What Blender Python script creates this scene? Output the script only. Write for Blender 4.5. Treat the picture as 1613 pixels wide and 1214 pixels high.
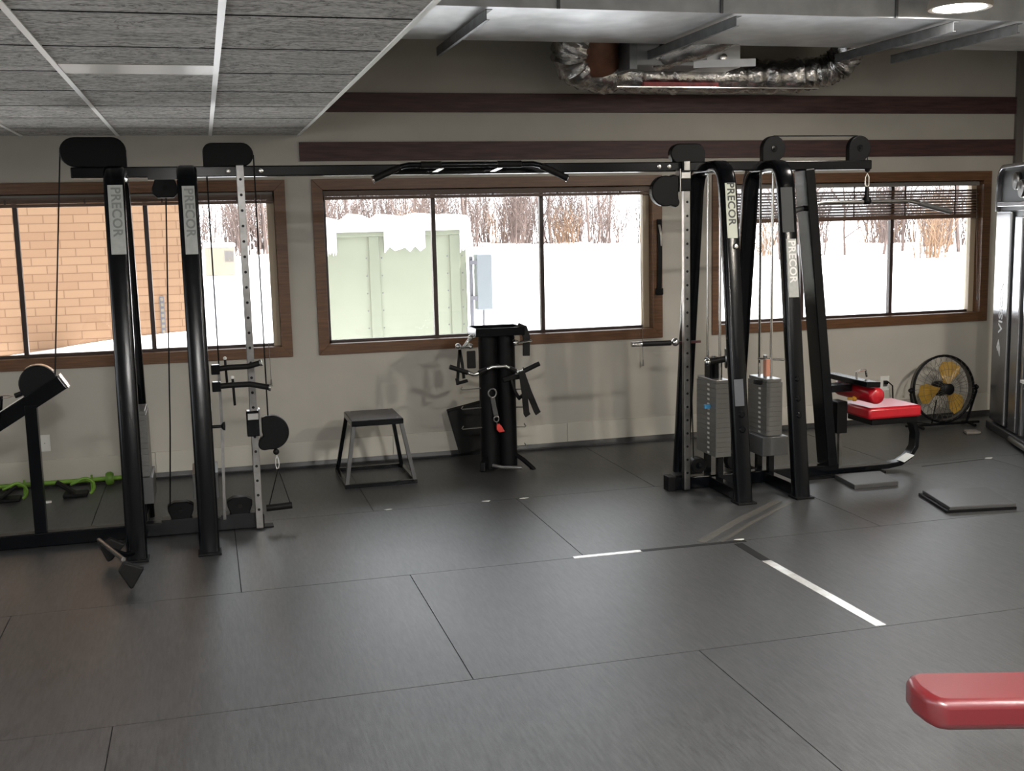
import bpy, bmesh, math, random
from mathutils import Vector, Matrix
C = bpy.context.scene.collection
for _o in list(bpy.data.objects): bpy.data.objects.remove(_o)
V = Vector; PI = math.pi; rad = math.radians
random.seed(7)

# ------------------------------------------------------------------ camera
F_PX, YAW, PITCH, ROLL, EYE = 1780.0, rad(15.043), rad(8.192), rad(-1.3296), 1.70
fw = V((math.sin(YAW), math.cos(YAW), 0)); rt = V((math.cos(YAW), -math.sin(YAW), 0)); up = V((0, 0, 1))
f2 = fw*math.cos(PITCH) - up*math.sin(PITCH); u2 = up*math.cos(PITCH) + fw*math.sin(PITCH)
r3 = rt*math.cos(ROLL) + u2*math.sin(ROLL); u3 = u2*math.cos(ROLL) - rt*math.sin(ROLL)
cam_d = bpy.data.cameras.new('camera'); cam = bpy.data.objects.new('camera', cam_d); C.objects.link(cam)
cam_d.sensor_fit = 'HORIZONTAL'; cam_d.sensor_width = 36.0; cam_d.lens = F_PX/1613*36; cam_d.clip_end = 400
mw = Matrix.Identity(4)
for i in range(3):
    mw[i][0] = r3[i]; mw[i][1] = u3[i]; mw[i][2] = -f2[i]
mw[0][3], mw[1][3], mw[2][3] = 0, 0, EYE
cam.matrix_world = mw
bpy.context.scene.camera = cam

# ------------------------------------------------------------------ world, sun, exposure
W = bpy.data.worlds.new('overcast_sky'); bpy.context.scene.world = W; W.use_nodes = True
_bg = W.node_tree.nodes['Background']; _bg.inputs[0].default_value = (0.93, 0.96, 1.0, 1); _bg.inputs[1].default_value = 4.6
sun_d = bpy.data.lights.new('sun', 'SUN'); sun_d.energy = 32.0; sun_d.angle = rad(3); sun_d.color = (1, .95, .88)
sun = bpy.data.objects.new('sun', sun_d); C.objects.link(sun)
sun.rotation_euler = V((-.9, .02, -.75)).to_track_quat('-Z', 'Y').to_euler()      # low winter sun along the window wall from the right: lights the yard, never enters the room
vs = bpy.context.scene.view_settings
vs.view_transform = 'Standard'; vs.look = 'None'; vs.exposure = 0.0; vs.gamma = 1.0; vs.use_curve_mapping = False
LAMP_KEY, LAMP_SEEN, LAMP_FILL = 1500.0, 110.0, 22.0        # emission of two round ceiling lamps and of the added fill globes

# ------------------------------------------------------------------ materials
def lin(c):
    return tuple(x/12.92 if x <= .04045 else ((x+.055)/1.055)**2.4 for x in c)
def mat(name, col, rough=.5, metal=0.0, spec=.5, var=0.0, vscale=8.0, vstretch=(1, 1, 1), col2=None, bump=0.0, bscale=60.0, bstretch=(1, 1, 1), rvar=0.0, emit=None, estr=0, coat=0):
    m = bpy.data.materials.new(name); m.use_nodes = True
    nt = m.node_tree; N = nt.nodes; L = nt.links; b = N['Principled BSDF']
    b.inputs['Base Color'].default_value = (*col, 1); b.inputs['Roughness'].default_value = rough
    b.inputs['Metallic'].default_value = metal; b.inputs['Specular IOR Level'].default_value = spec
    if coat: b.inputs['Coat Weight'].default_value = coat; b.inputs['Coat Roughness'].default_value = .12
    if emit: b.inputs['Emission Color'].default_value = (*emit, 1); b.inputs['Emission Strength'].default_value = estr
    tc = N.new('ShaderNodeTexCoord')
    def noise(scale, stretch, detail=5):
        mp = N.new('ShaderNodeMapping'); mp.inputs['Scale'].default_value = stretch
        L.new(tc.outputs['Object'], mp.inputs['Vector'])
        n = N.new('ShaderNodeTexNoise'); n.inputs['Scale'].default_value = scale; n.inputs['Detail'].default_value = detail
        L.new(mp.outputs[0], n.inputs['Vector']); return n
    if var or col2:
        n = noise(vscale, vstretch); r = N.new('ShaderNodeValToRGB')
        c2 = col2 or tuple(min(1, c*(1+var)) for c in col); c1 = col if col2 else tuple(c*(1-var) for c in col)
        r.color_ramp.elements[0].color = (*c1, 1); r.color_ramp.elements[1].color = (*c2, 1)
        r.color_ramp.elements[0].position = .32; r.color_ramp.elements[1].position = .68
        L.new(n.outputs['Fac'], r.inputs[0]); L.new(r.outputs[0], b.inputs['Base Color'])
        if rvar:
            mr = N.new('ShaderNodeMapRange'); mr.inputs[3].default_value = rough-rvar; mr.inputs[4].default_value = rough+rvar
            L.new(n.outputs['Fac'], mr.inputs[0]); L.new(mr.outputs[0], b.inputs['Roughness'])
    if bump:
        n = noise(bscale, bstretch, 6); bp = N.new('ShaderNodeBump'); bp.inputs['Strength'].default_value = bump; bp.inputs['Distance'].default_value = .01
        L.new(n.outputs['Fac'], bp.inputs['Height']); L.new(bp.outputs[0], b.inputs['Normal'])
    return m
M = {}
M['wall'] = mat('wall_paint', (.42, .395, .345), .7, var=.05, vscale=3, bump=.05, bscale=150)
M['base'] = mat('base_paint', (.48, .455, .395), .5, var=.04, vscale=3)
M['cove'] = mat('black_cove', (.012, .012, .013), .4)
M['gap'] = mat('floor_gap', (.006, .006, .006), .8)
M['oak'] = mat('oak_trim', (.085, .036, .014), .4, col2=(.15, .068, .027), vscale=6, vstretch=(1, 1, 14), bump=.08, bscale=40)
M['oakh'] = mat('oak_trim_flat', (.085, .036, .014), .4, col2=(.15, .068, .027), vscale=6, vstretch=(1, 14, 14), bump=.08, bscale=40)
M['beam'] = mat('dark_stained_board', (.030, .012, .011), .55, col2=(.075, .030, .026), vscale=5, vstretch=(1, 6, 12), bump=.15, bscale=50, bstretch=(.3, 3, 6))
M['sash'] = mat('dark_sash', (.035, .018, .014), .4)
M['sashtan'] = mat('tan_sash', (.45, .36, .25), .45)
M['black'] = mat('black_powder_coat', (.002, .0025, .0035), .2, spec=.22, bump=.015, bscale=200)
M['blackm'] = mat('black_matte', (.003, .003, .0035), .45, spec=.16)
M['rubber'] = mat('black_rubber', (.0055, .0055, .0055), .6, spec=.2)
M['chrome'] = mat('chrome', (.75, .74, .72), .16, 1.0)
M['steel'] = mat('satin_steel', (.27, .265, .26), .3, 1.0, var=.15, vscale=20)
M['plate'] = mat('weight_plate_grey', (.10, .098, .092), .28, spec=.7)
M['platew'] = mat('plate_number', (.62, .61, .58), .5)
M['ped'] = mat('pedestal_grey', (.06, .06, .06), .35)
M['red'] = mat('red_vinyl', (.40, .006, .014), .30, spec=.6, bump=.03, bscale=120)
M['redsoft'] = mat('wine_red_vinyl', (.105, .004, .007), .42, spec=.9, bump=.02, bscale=90, coat=.35)
M['label'] = mat('grey_label', (.38, .39, .37), .5, var=.08, vscale=40)
M['labelw'] = mat('pale_label', (.62, .65, .55), .5)
M['stick'] = mat('dark_sticker', (.045, .048, .048), .7)
M['ink'] = mat('label_ink', (.05, .055, .05), .5)
M['inkg'] = mat('label_ink_grey', (.20, .21, .20), .5)
M['inkw'] = mat('label_ink_pale', (.80, .80, .78), .4)
M['galv'] = mat('galvanised_sheet', (.66, .68, .70), .36, .6, col2=(.82, .84, .86), vscale=7, rvar=.1, bump=.05, bscale=6)
M['galvd'] = mat('galvanised_angle', (.22, .23, .24), .45, .7, var=.2, vscale=12)
M['foil'] = mat('foil_wrap', (.62, .61, .60), .20, 1.0, var=.25, vscale=14, bump=.9, bscale=24)
M['copper'] = mat('brown_tape', (.19, .085, .05), .4, .3, var=.2, vscale=12)
M['redfoil'] = mat('red_band', (.22, .02, .022), .35, .2, var=.5, vscale=16, bump=.5, bscale=30)
M['snow'] = mat('snow', (.86, .88, .92), .9, var=.03, vscale=.5)
M['hvac'] = mat('pale_green_enamel', (.198, .215, .168), .6, var=.03, vscale=2)
M['hvacd'] = mat('pale_green_trim', (.17, .187, .145), .6)
M['greybox'] = mat('grey_enamel', (.15, .17, .19), .6)
M['tanbox'] = mat('tan_enamel', (.19, .165, .125), .6)
M['dgrey'] = mat('dark_conduit', (.10, .10, .12), .6)
M['bark'] = mat('bare_bark', (.10, .07, .06), .9, var=.3, vscale=2)
M['bark2'] = mat('orange_brush', (.19, .115, .068), .9, var=.3, vscale=2)
M['white'] = mat('white_plastic', (.66, .66, .62), .4)
M['lime'] = mat('lime_plastic', (.15, .30, .03), .45)
M['limed'] = mat('green_plastic', (.10, .22, .02), .45)
M['yellow'] = mat('amber_blade', (.34, .20, .03), .4, var=.15, vscale=20)
M['cage'] = mat('fan_guard_wire', (.10, .095, .085), .4, .4)
M['panel'] = mat('silver_panel', (.30, .30, .31), .24, .85)
M['paneld'] = mat('dark_grey_panel', (.035, .037, .042), .35)
M['blue'] = mat('blue_pin', (.05, .22, .40), .4)
M['redtape'] = mat('red_clip', (.55, .04, .03), .5)
M['tape'] = mat('silver_floor_tape', (.72, .71, .68), .22, .55, var=.12, vscale=18, bump=.15, bscale=40)
M['taped'] = mat('worn_dark_tape', (.009, .009, .009), .5, spec=.25, var=.3, vscale=20)
M['smear'] = mat('worn_tape_residue', (.085, .08, .07), .45, var=.35, vscale=16, vstretch=(1, 6, 1))
M['slat'] = mat('wood_slat', (.10, .055, .035), .45)
M['head'] = mat('blind_headrail', (.16, .145, .13), .4)
M['lamp'] = mat('ceiling_dark', (.1, .1, .1), .5)
M['house'] = mat('lamp_trim', (.45, .40, .34), .5)

def glass_mat():
    m = bpy.data.materials.new('window_glass'); m.use_nodes = True; nt = m.node_tree; N = nt.nodes; L = nt.links
    N.remove(N['Principled BSDF']); out = N['Material Output']
    t = N.new('ShaderNodeBsdfTransparent'); t.inputs[0].default_value = (.96, .97, .97, 1)
    g = N.new('ShaderNodeBsdfGlossy'); g.inputs['Roughness'].default_value = .02
    f = N.new('ShaderNodeFresnel'); f.inputs[0].default_value = 1.45
    x = N.new('ShaderNodeMixShader'); L.new(f.outputs[0], x.inputs[0]); L.new(t.outputs[0], x.inputs[1]); L.new(g.outputs[0], x.inputs[2]); L.new(x.outputs[0], out.inputs[0])
    return m
M['glass'] = glass_mat()
def emit_mat(name, col, s):
    return mat(name, (.8, .8, .8), .5, emit=col, estr=s)
M['lamp_key'] = emit_mat('lamp_diffuser_warm', (1, .92, .80), LAMP_KEY)
M['lamp_seen'] = emit_mat('lamp_diffuser', (1, .93, .86), LAMP_SEEN)
M['lamp_fill'] = emit_mat('fill_globe_emission', (1, .97, .93), LAMP_FILL)

def floor_mat():
    m = mat('rubber_matting', (.030, .0305, .031), .47, spec=.6)
    nt = m.node_tree; N = nt.nodes; L = nt.links; b = N['Principled BSDF']; tc = N.new('ShaderNodeTexCoord')
    b.inputs['Coat Weight'].default_value = .25; b.inputs['Coat Roughness'].default_value = .45
    def nz(s, st, d=4):
        mp = N.new('ShaderNodeMapping'); mp.inputs['Scale'].default_value = st; L.new(tc.outputs['Object'], mp.inputs[0])
        n = N.new('ShaderNodeTexNoise'); n.inputs['Scale'].default_value = s; n.inputs['Detail'].default_value = d; L.new(mp.outputs[0], n.inputs['Vector']); return n
    a = nz(95, (1, .13, 1)); c = nz(1.1, (1, 1, 1), 3); d = nz(420, (1, 1, 1), 2)
    r = N.new('ShaderNodeValToRGB'); r.color_ramp.elements[0].color = (.010, .0105, .011, 1); r.color_ramp.elements[1].color = (.068, .069, .070, 1)
    r.color_ramp.elements[0].position = .3; r.color_ramp.elements[1].position = .72
    ad = N.new('ShaderNodeMath'); ad.operation = 'ADD'; L.new(a.outputs[0], ad.inputs[0]); L.new(d.outputs[0], ad.inputs[1])
    ml = N.new('ShaderNodeMath'); ml.operation = 'MULTIPLY'; ml.inputs[1].default_value = .5; L.new(ad.outputs[0], ml.inputs[0])
    L.new(ml.outputs[0], r.inputs[0]); L.new(r.outputs[0], b.inputs['Base Color'])
    mr = N.new('ShaderNodeMapRange'); mr.inputs[3].default_value = .34; mr.inputs[4].default_value = .45; L.new(c.outputs[0], mr.inputs[0]); L.new(mr.outputs[0], b.inputs['Roughness'])
    bp = N.new('ShaderNodeBump'); bp.inputs['Strength'].default_value = .22; bp.inputs['Distance'].default_value = .004
    L.new(ml.outputs[0], bp.inputs['Height']); L.new(bp.outputs[0], b.inputs['Normal']); L.new(bp.outputs[0], b.inputs['Coat Normal'])
    return m
M['floor'] = floor_mat()
def tile_mat():
    m = mat('fissured_ceiling_tile', (.40, .39, .37), .9)
    nt = m.node_tree; N = nt.nodes; L = nt.links; b = N['Principled BSDF']; tc = N.new('ShaderNodeTexCoord')
    mp = N.new('ShaderNodeMapping'); mp.inputs['Scale'].default_value = (1, 1.9, 1); L.new(tc.outputs['Object'], mp.inputs[0])
    n = N.new('ShaderNodeTexNoise'); n.inputs['Scale'].default_value = 3.4; n.inputs['Detail'].default_value = 6; n.inputs['Roughness'].default_value = .62; n.inputs['Distortion'].default_value = 1.5
    L.new(mp.outputs[0], n.inputs['Vector'])
    r = N.new('ShaderNodeValToRGB'); e = r.color_ramp.elements; e[0].position = .40; e[1].position = .60
    e[0].color = (.52, .505, .475, 1); e[1].color = (.60, .585, .555, 1)
    for p, c in ((.47, (.52, .505, .475, 1)), (.495, (.17, .163, .15, 1)), (.52, (.50, .485, .455, 1))): k = e.new(p); k.color = c
    L.new(n.outputs[0], r.inputs[0])
    n2 = N.new('ShaderNodeTexNoise'); n2.inputs['Scale'].default_value = 45; n2.inputs['Detail'].default_value = 4; L.new(tc.outputs['Object'], n2.inputs['Vector'])
    r2 = N.new('ShaderNodeValToRGB'); r2.color_ramp.elements[0].position = .35; r2.color_ramp.elements[1].position = .6; r2.color_ramp.elements[0].color = (.62, .62, .62, 1)
    L.new(n2.outputs[0], r2.inputs[0]); mx = N.new('ShaderNodeMix'); mx.data_type = 'RGBA'; mx.blend_type = 'MULTIPLY'; mx.inputs[0].default_value = 1
    L.new(r.outputs[0], mx.inputs[6]); L.new(r2.outputs[0], mx.inputs[7]); L.new(mx.outputs[2], b.inputs['Base Color'])
    bp = N.new('ShaderNodeBump'); bp.inputs['Strength'].default_value = 1.0; bp.inputs['Distance'].default_value = .02
    L.new(n.outputs[0], bp.inputs['Height']); L.new(bp.outputs[0], b.inputs['Normal'])
    return m
M['tile'] = tile_mat()
def brick_mat():
    m = mat('tan_brick', (.5, .3, .17), .9)
    nt = m.node_tree; N = nt.nodes; L = nt.links; b = N['Principled BSDF']; tc = N.new('ShaderNodeTexCoord')
    sp = N.new('ShaderNodeSeparateXYZ'); L.new(tc.outputs['Object'], sp.inputs[0]); cb = N.new('ShaderNodeCombineXYZ')
    L.new(sp.outputs[0], cb.inputs[0]); L.new(sp.outputs[2], cb.inputs[1])
    t = N.new('ShaderNodeTexBrick'); L.new(cb.outputs[0], t.inputs['Vector'])
    t.inputs['Color1'].default_value = (.255, .15, .09, 1); t.inputs['Color2'].default_value = (.29, .18, .11, 1); t.inputs['Mortar'].default_value = (.175, .10, .058, 1)
    t.inputs['Scale'].default_value = 1; t.inputs['Mortar Size'].default_value = .0045; t.inputs['Brick Width'].default_value = .245; t.inputs['Row Height'].default_value = .0725
    L.new(t.outputs[0], b.inputs['Base Color'])
    return m
M['brick'] = brick_mat()

# ------------------------------------------------------------------ mesh helpers
class MB:
    def __init__(s): s.bm = bmesh.new(); s.mi = 0
    def _f(s, vs):
        try:
            f = s.bm.faces.new(vs); f.material_index = s.mi; return f
        except ValueError: return None
    def hexa(s, pts):
        v = [s.bm.verts.new(p) for p in pts]
        for q in ((3, 2, 1, 0), (4, 5, 6, 7), (0, 1, 5, 4), (1, 2, 6, 5), (2, 3, 7, 6), (3, 0, 4, 7)): s._f([v[i] for i in q])
        return s
    def box(s, x0, x1, y0, y1, z0, z1):
        return s.hexa([V(p) for p in ((x0, y0, z0), (x1, y0, z0), (x1, y1, z0), (x0, y1, z0), (x0, y0, z1), (x1, y0, z1), (x1, y1, z1), (x0, y1, z1))])
    def obox(s, c, ax, ay, az, sx, sy, sz):
        c = V(c); ax = V(ax).normalized()*sx/2; ay = V(ay).normalized()*sy/2; az = V(az).normalized()*sz/2
        return s.hexa([c-ax-ay-az, c+ax-ay-az, c+ax+ay-az, c-ax+ay-az, c-ax-ay+az, c+ax-ay+az, c+ax+ay+az, c-ax+ay+az])
    def sweep(s, pts, prof, side, closed=False):
        # profile (a,b): a along the side vector, b along the in-plane normal
        pts = [V(p) for p in pts]; side = V(side).normalized(); n = len(pts); rings = []
        for i, p in enumerate(pts):
            if closed: d1 = p-pts[i-1]; d2 = pts[(i+1) % n]-p
            else:
                d1 = p-pts[i-1] if i else pts[1]-p; d2 = pts[i+1]-p if i < n-1 else d1
            d1 = d1.normalized(); d2 = d2.normalized(); t = (d1+d2).normalized() if (d1+d2).length > 1e-6 else d1
            nn = side.cross(t).normalized(); k = 1/max(.35, t.dot(d1))
            rings.append([s.bm.verts.new(p+side*a+nn*b*k) for a, b in prof])
        m = len(prof)
        for i in range(n if closed else n-1):
            A = rings[i]; B = rings[(i+1) % n]
            for j in range(m): s._f([A[j], A[(j+1) % m], B[(j+1) % m], B[j]])
        if not closed: s._f(list(reversed(rings[0]))); s._f(rings[-1])
        return s
    def rect(s, pts, w, h, side, r=0.0, closed=False):
        a, b = w/2, h/2
        if r:
            prof = []
            for cx, cy, st in ((a-r, b-r, 0), (-a+r, b-r, 90), (-a+r, -b+r, 180), (a-r, -b+r, 270)):
                for k in range(4): t = rad(st+30*k); prof.append((cx+r*math.cos(t), cy+r*math.sin(t)))
        else: prof = [(a, b), (-a, b), (-a, -b), (a, -b)]
        return s.sweep(pts, prof, side, closed)
    def tube(s, pts, r, seg=10, closed=False):
        pts = [V(p) for p in pts]; n = len(pts); rings = []
        rr = r if isinstance(r, (list, tuple)) else [r]*n
        ref = None
        for i, p in enumerate(pts):
            if closed: t = pts[(i+1) % n]-pts[i-1]
            else: t = (pts[min(i+1, n-1)]-pts[max(i-1, 0)])
            t = t.normalized()
            if ref is None: ref = t.orthogonal().normalized()
            ref = (ref-t*ref.dot(t)); ref = ref.normalized() if ref.length > 1e-5 else t.orthogonal().normalized()
            b = t.cross(ref)
            rings.append([s.bm.verts.new(p+(ref*math.cos(2*PI*k/seg)+b*math.sin(2*PI*k/seg))*rr[i]) for k in range(seg)])
        for i in range(n if closed else n-1):
            A = rings[i]; B = rings[(i+1) % n]
            for k in range(seg): s._f([A[k], A[(k+1) % seg], B[(k+1) % seg], B[k]])
        if not closed: s._f(list(reversed(rings[0]))); s._f(rings[-1])
        return s
    def cyl(s, a, b, r, seg=20, r2=None): return s.tube([a, b], [r, r if r2 is None else r2], seg)
    def sphere(s, c, r, seg=12):
        c = V(c); prof = [(r*math.sin(PI*k/8), -r*math.cos(PI*k/8)) for k in range(9)]
        return s.lathe(c, (0, 0, 1), prof, seg)
    def lathe(s, c, axis, prof, seg=24):
        c = V(c); ax = V(axis).normalized(); e = ax.orthogonal().normalized(); g = ax.cross(e); rings = []
        for r, h in prof:
            if r < 1e-5: rings.append([s.bm.verts.new(c+ax*h)])
            else: rings.append([s.bm.verts.new(c+ax*h+(e*math.cos(2*PI*k/seg)+g*math.sin(2*PI*k/seg))*r) for k in range(seg)])
        for A, B in zip(rings, rings[1:]):
            for k in range(seg):
                k2 = (k+1) % seg
                if len(A) == 1 and len(B) == 1: break
                if len(A) == 1: s._f([A[0], B[k2], B[k]])
                elif len(B) == 1: s._f([A[k], A[k2], B[0]])
                else: s._f([A[k], A[k2], B[k2], B[k]])
        return s
    def prism(s, poly, ex, ey, o, th):
        # polygon in the (ex,ey) plane at o, thickness th along ex x ey, centred
        ex = V(ex); ey = V(ey); n = ex.cross(ey).normalized(); o = V(o)
        A = [s.bm.verts.new(o+ex*a+ey*b-n*th/2) for a, b in poly]; B = [s.bm.verts.new(o+ex*a+ey*b+n*th/2) for a, b in poly]
        s._f(list(reversed(A))); s._f(B); k = len(poly)
        for i in range(k): s._f([A[i], A[(i+1) % k], B[(i+1) % k], B[i]])
        return s
ROOT = {}
def top_of(o):
    while o.parent: o = o.parent
    return o
def build(mb, name, m, parent=None, bevel=0, smooth=None, label=None):
    bm = mb.bm; bmesh.ops.recalc_face_normals(bm, faces=bm.faces)
    if parent is not None: base = ROOT.get(top_of(parent).name, V((0, 0, 0)))
    else:
        lo = V([min(v.co[i] for v in bm.verts) for i in range(3)]); hi = V([max(v.co[i] for v in bm.verts) for i in range(3)])
        base = V(((lo.x+hi.x)/2, (lo.y+hi.y)/2, lo.z))
    for v in bm.verts: v.co -= base
    me = bpy.data.meshes.new(name); bm.to_mesh(me); bm.free()
    for mm in (m if isinstance(m, (list, tuple)) else [m]): me.materials.append(mm)
    o = bpy.data.objects.new(name, me); C.objects.link(o)
    if parent is not None: o.parent = parent
    else: o.location = base; ROOT[o.name] = base
    if smooth is not None:
        for p in me.polygons: p.use_smooth = True
        me.set_sharp_from_angle(angle=rad(smooth))
    if bevel:
        b = o.modifiers.new('bevel', 'BEVEL'); b.width = bevel; b.segments = 2; b.limit_method = 'ANGLE'; b.angle_limit = rad(40)
    if label: o['label'] = label
    return o
def tag(o, label, cat, group=None):
    o['label'] = label; o['category'] = cat
    if group: o['group'] = group
    return o
def thing(name, label, cat, loc, group=None):
    o = bpy.data.objects.new(name, None); C.objects.link(o); o.location = loc; o.empty_display_size = .1
    ROOT[o.name] = V(loc); return tag(o, label, cat, group)
def struct(o): o['kind'] = 'structure'; return o
def text_mesh(body, size, ex, ey, o, depth, name, m, parent, spacing=1.0, bold=.0, italic=0.0):
    cu = bpy.data.curves.new(name, 'FONT'); cu.body = body; cu.size = size; cu.extrude = depth; cu.align_x = 'CENTER'; cu.align_y = 'CENTER'
    cu.space_character = spacing; cu.offset = bold; cu.shear = italic; cu.resolution_u = 3
    t = bpy.data.objects.new(name, cu); C.objects.link(t); bpy.context.view_layer.update()
    me = bpy.data.meshes.new_from_object(t.evaluated_get(bpy.context.evaluated_depsgraph_get()))
    bpy.data.objects.remove(t); bpy.data.curves.remove(cu)
    ex = V(ex).normalized(); ey = V(ey).normalized(); n = ex.cross(ey); base = ROOT[top_of(parent).name]; o = V(o)
    for v in me.vertices: v.co = o+ex*v.co.x+ey*v.co.y+n*v.co.z-base
    me.materials.clear(); me.materials.append(m); me.name = name
    ob = bpy.data.objects.new(name, me); C.objects.link(ob); ob.parent = parent; return ob
def arc(cx, cy, r, a0, a1, n=10):
    return [(cx+r*math.cos(rad(a0+(a1-a0)*k/n)), cy+r*math.sin(rad(a0+(a1-a0)*k/n))) for k in range(n+1)]
EX, EY, EZ = (1, 0, 0), (0, 1, 0), (0, 0, 1)

# ------------------------------------------------------------------ room shell
D = 8.07                      # inner face of the window wall
XL, XR, YB, ZT = -3.4, 6.56, -5.0, 3.45
WIN = [(-2.05, .572), (.755, 3.375), (3.79, 6.285)]; WZ0, WZ1 = .80, 2.03; TR = .075
# floor: separate rubber mats with hairline gaps in one mesh
mb = MB(); mb.mi = 1; mb.box(XL, XR, YB, D, -.12, -.006); mb.mi = 0
rows = [(-5, -1.45, .3), (-1.45, -.1, .9), (-.1, 1.26, .35), (1.26, 2.61, .9), (2.61, 3.964, 1.81), (3.964, 5.318, .888), (5.318, 6.625, 1.793), (6.625, D, 2.72)]
G = .0022
for y0, y1, xo in rows:
    xs = [xo+k*.907*(1 if y1 < 3 else 1) for k in range(-9, 9)]
    if abs(y0-2.61) < .01: xs = [-4, -2.2, -.4, 1.81, 3.9]
    if abs(y0-3.964) < .01: xs = [-4, -2.6, -.93, .888, 2.63, 4.45]
    if abs(y0-5.318) < .01: xs = [-4, -2.4, -1.3, .081, 1.793, 3.512, 5.2]
    if abs(y0-6.625) < .01: xs = [-4, -2.6, -.726, .9, 2.715, 4.5]
    xs = [XL]+sorted(x for x in xs if XL+.1 < x < XR-.1)+[XR]
    for a, b in zip(xs, xs[1:]): mb.box(a+G, b-G, y0+G, y1-G, -.006, 0)
struct(build(mb, 'floor', [M['floor'], M['gap']]))
# window wall
T = .24
mb = MB(); mb.box(XL-T, XR+T, D, D+T, -.2, WZ0+.02); mb.box(XL-T, XR+T, D, D+T, WZ1-.02, ZT)
cut = [XL-T]+[c for w in WIN for c in (w[0]+.02, w[1]-.02)]+[XR+T]
for a, b in zip(cut[::2], cut[1::2]): mb.box(a, b, D, D+T, WZ0+.02, WZ1-.02)
struct(build(mb, 'wall_back', M['wall']))
struct(build(MB().box(XR, XR+T, YB-T, D, -.2, ZT), 'wall_right', M['wall']))
LW = (.6, 7.2)               # long window added in the left wall, out of frame, for extra daylight
mb = MB(); mb.box(XL-T, XL, YB-T, D, -.2, WZ0); mb.box(XL-T, XL, YB-T, D, WZ1, ZT); mb.box(XL-T, XL, YB-T, LW[0], WZ0, WZ1); mb.box(XL-T, XL, LW[1], D, WZ0, WZ1)
struct(build(mb, 'wall_left', M['wall']))
struct(build(MB().box(XL, XR, YB-T, YB, -.2, ZT), 'wall_front', M['wall']))
struct(build(MB().box(XL-T, XR+T, YB-T, D+T, ZT, ZT+.25), 'ceiling', mat('high_ceiling_paint', (.16, .155, .15), .9)))
# dropped tile ceiling on the left
CE, CZ = .686, 2.332
tx = [CE-.592*k for k in range(0, 7)]+[XL+.002]; ty = [D-.0]+[7.50-.652*k for k in range(0, 20)]
mb = MB()
for x1, x0 in zip(tx, tx[1:]):
    for y1, y0 in zip(ty, ty[1:]):
        mb.box(x0+.002, x1-.002, y0+.011, y1-.011, CZ, CZ+.02)
mb.bm.normal_update()
for f in mb.bm.faces:
    if abs(f.normal.z) < .5: f.material_index = 1
mb.mi = 1; mb.box(tx[-1], CE-.004, ty[-1], D, CZ+.005, CZ+.05)
cl = struct(build(mb, 'ceiling', [M['tile'], M['gap']]))
mb = MB()
for x in tx[1:]: mb.box(x-.011, x+.011, ty[-1], D-.002, CZ-.004, CZ+.004)
build(mb, 'ceiling_grid', mat('white_grid_metal', (.85, .85, .83), .35), cl)
mb = MB(); mb.box(CE-.012, CE+.006, ty[-1], D-.002, CZ-.006, CZ+.055)
build(mb, 'edge_angle', mat('white_edge_metal', (.85, .85, .82), .4), cl)
build(MB().box(-.485, .085, 4.66, 4.93, CZ-.003, CZ+.001), 'diffuser_strip', mat('milky_strip', (.40, .375, .33), .35), cl)
struct(build(MB().box(CE-.06, CE-.01, ty[-1], D, CZ+.055, ZT), 'wall_bulkhead', mat('bulkhead_paint', (.30, .28, .25), .8)))
# boards on the wall, base, corner strip
for i, (z0, z1) in enumerate(((2.488, 2.62), (2.154, 2.283))):
    struct(build(MB().box(CE-.002 if i else CE-.003, 6.49, D-.022, D, z0, z1), 'trim_%d' % (i+1), M['beam'], bevel=.003))
mb = MB(); xs = [XL, -2.2, -.4, 1.257, 2.594, 4.2, 5.6, XR]
for a, b in zip(xs, xs[1:]): mb.box(a+.0012, b-.0012, D-.014, D, .02, .186)
struct(build(mb, 'baseboard_back', M['base'], bevel=.002))
struct(build(MB().prism([(0, 0), (.03, 0), (.022, .012), (.014, .042), (0, .042)], (0, -1, 0), (0, 0, 1), ((XL+XR)/2, D-.0, 0), XR-XL), 'trim_3', M['cove']))
struct(build(MB().box(6.49, XR, D-.03, D, .19, ZT-.02), 'trim_4', mat('corner_strip', (.13, .115, .10), .6)))

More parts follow.
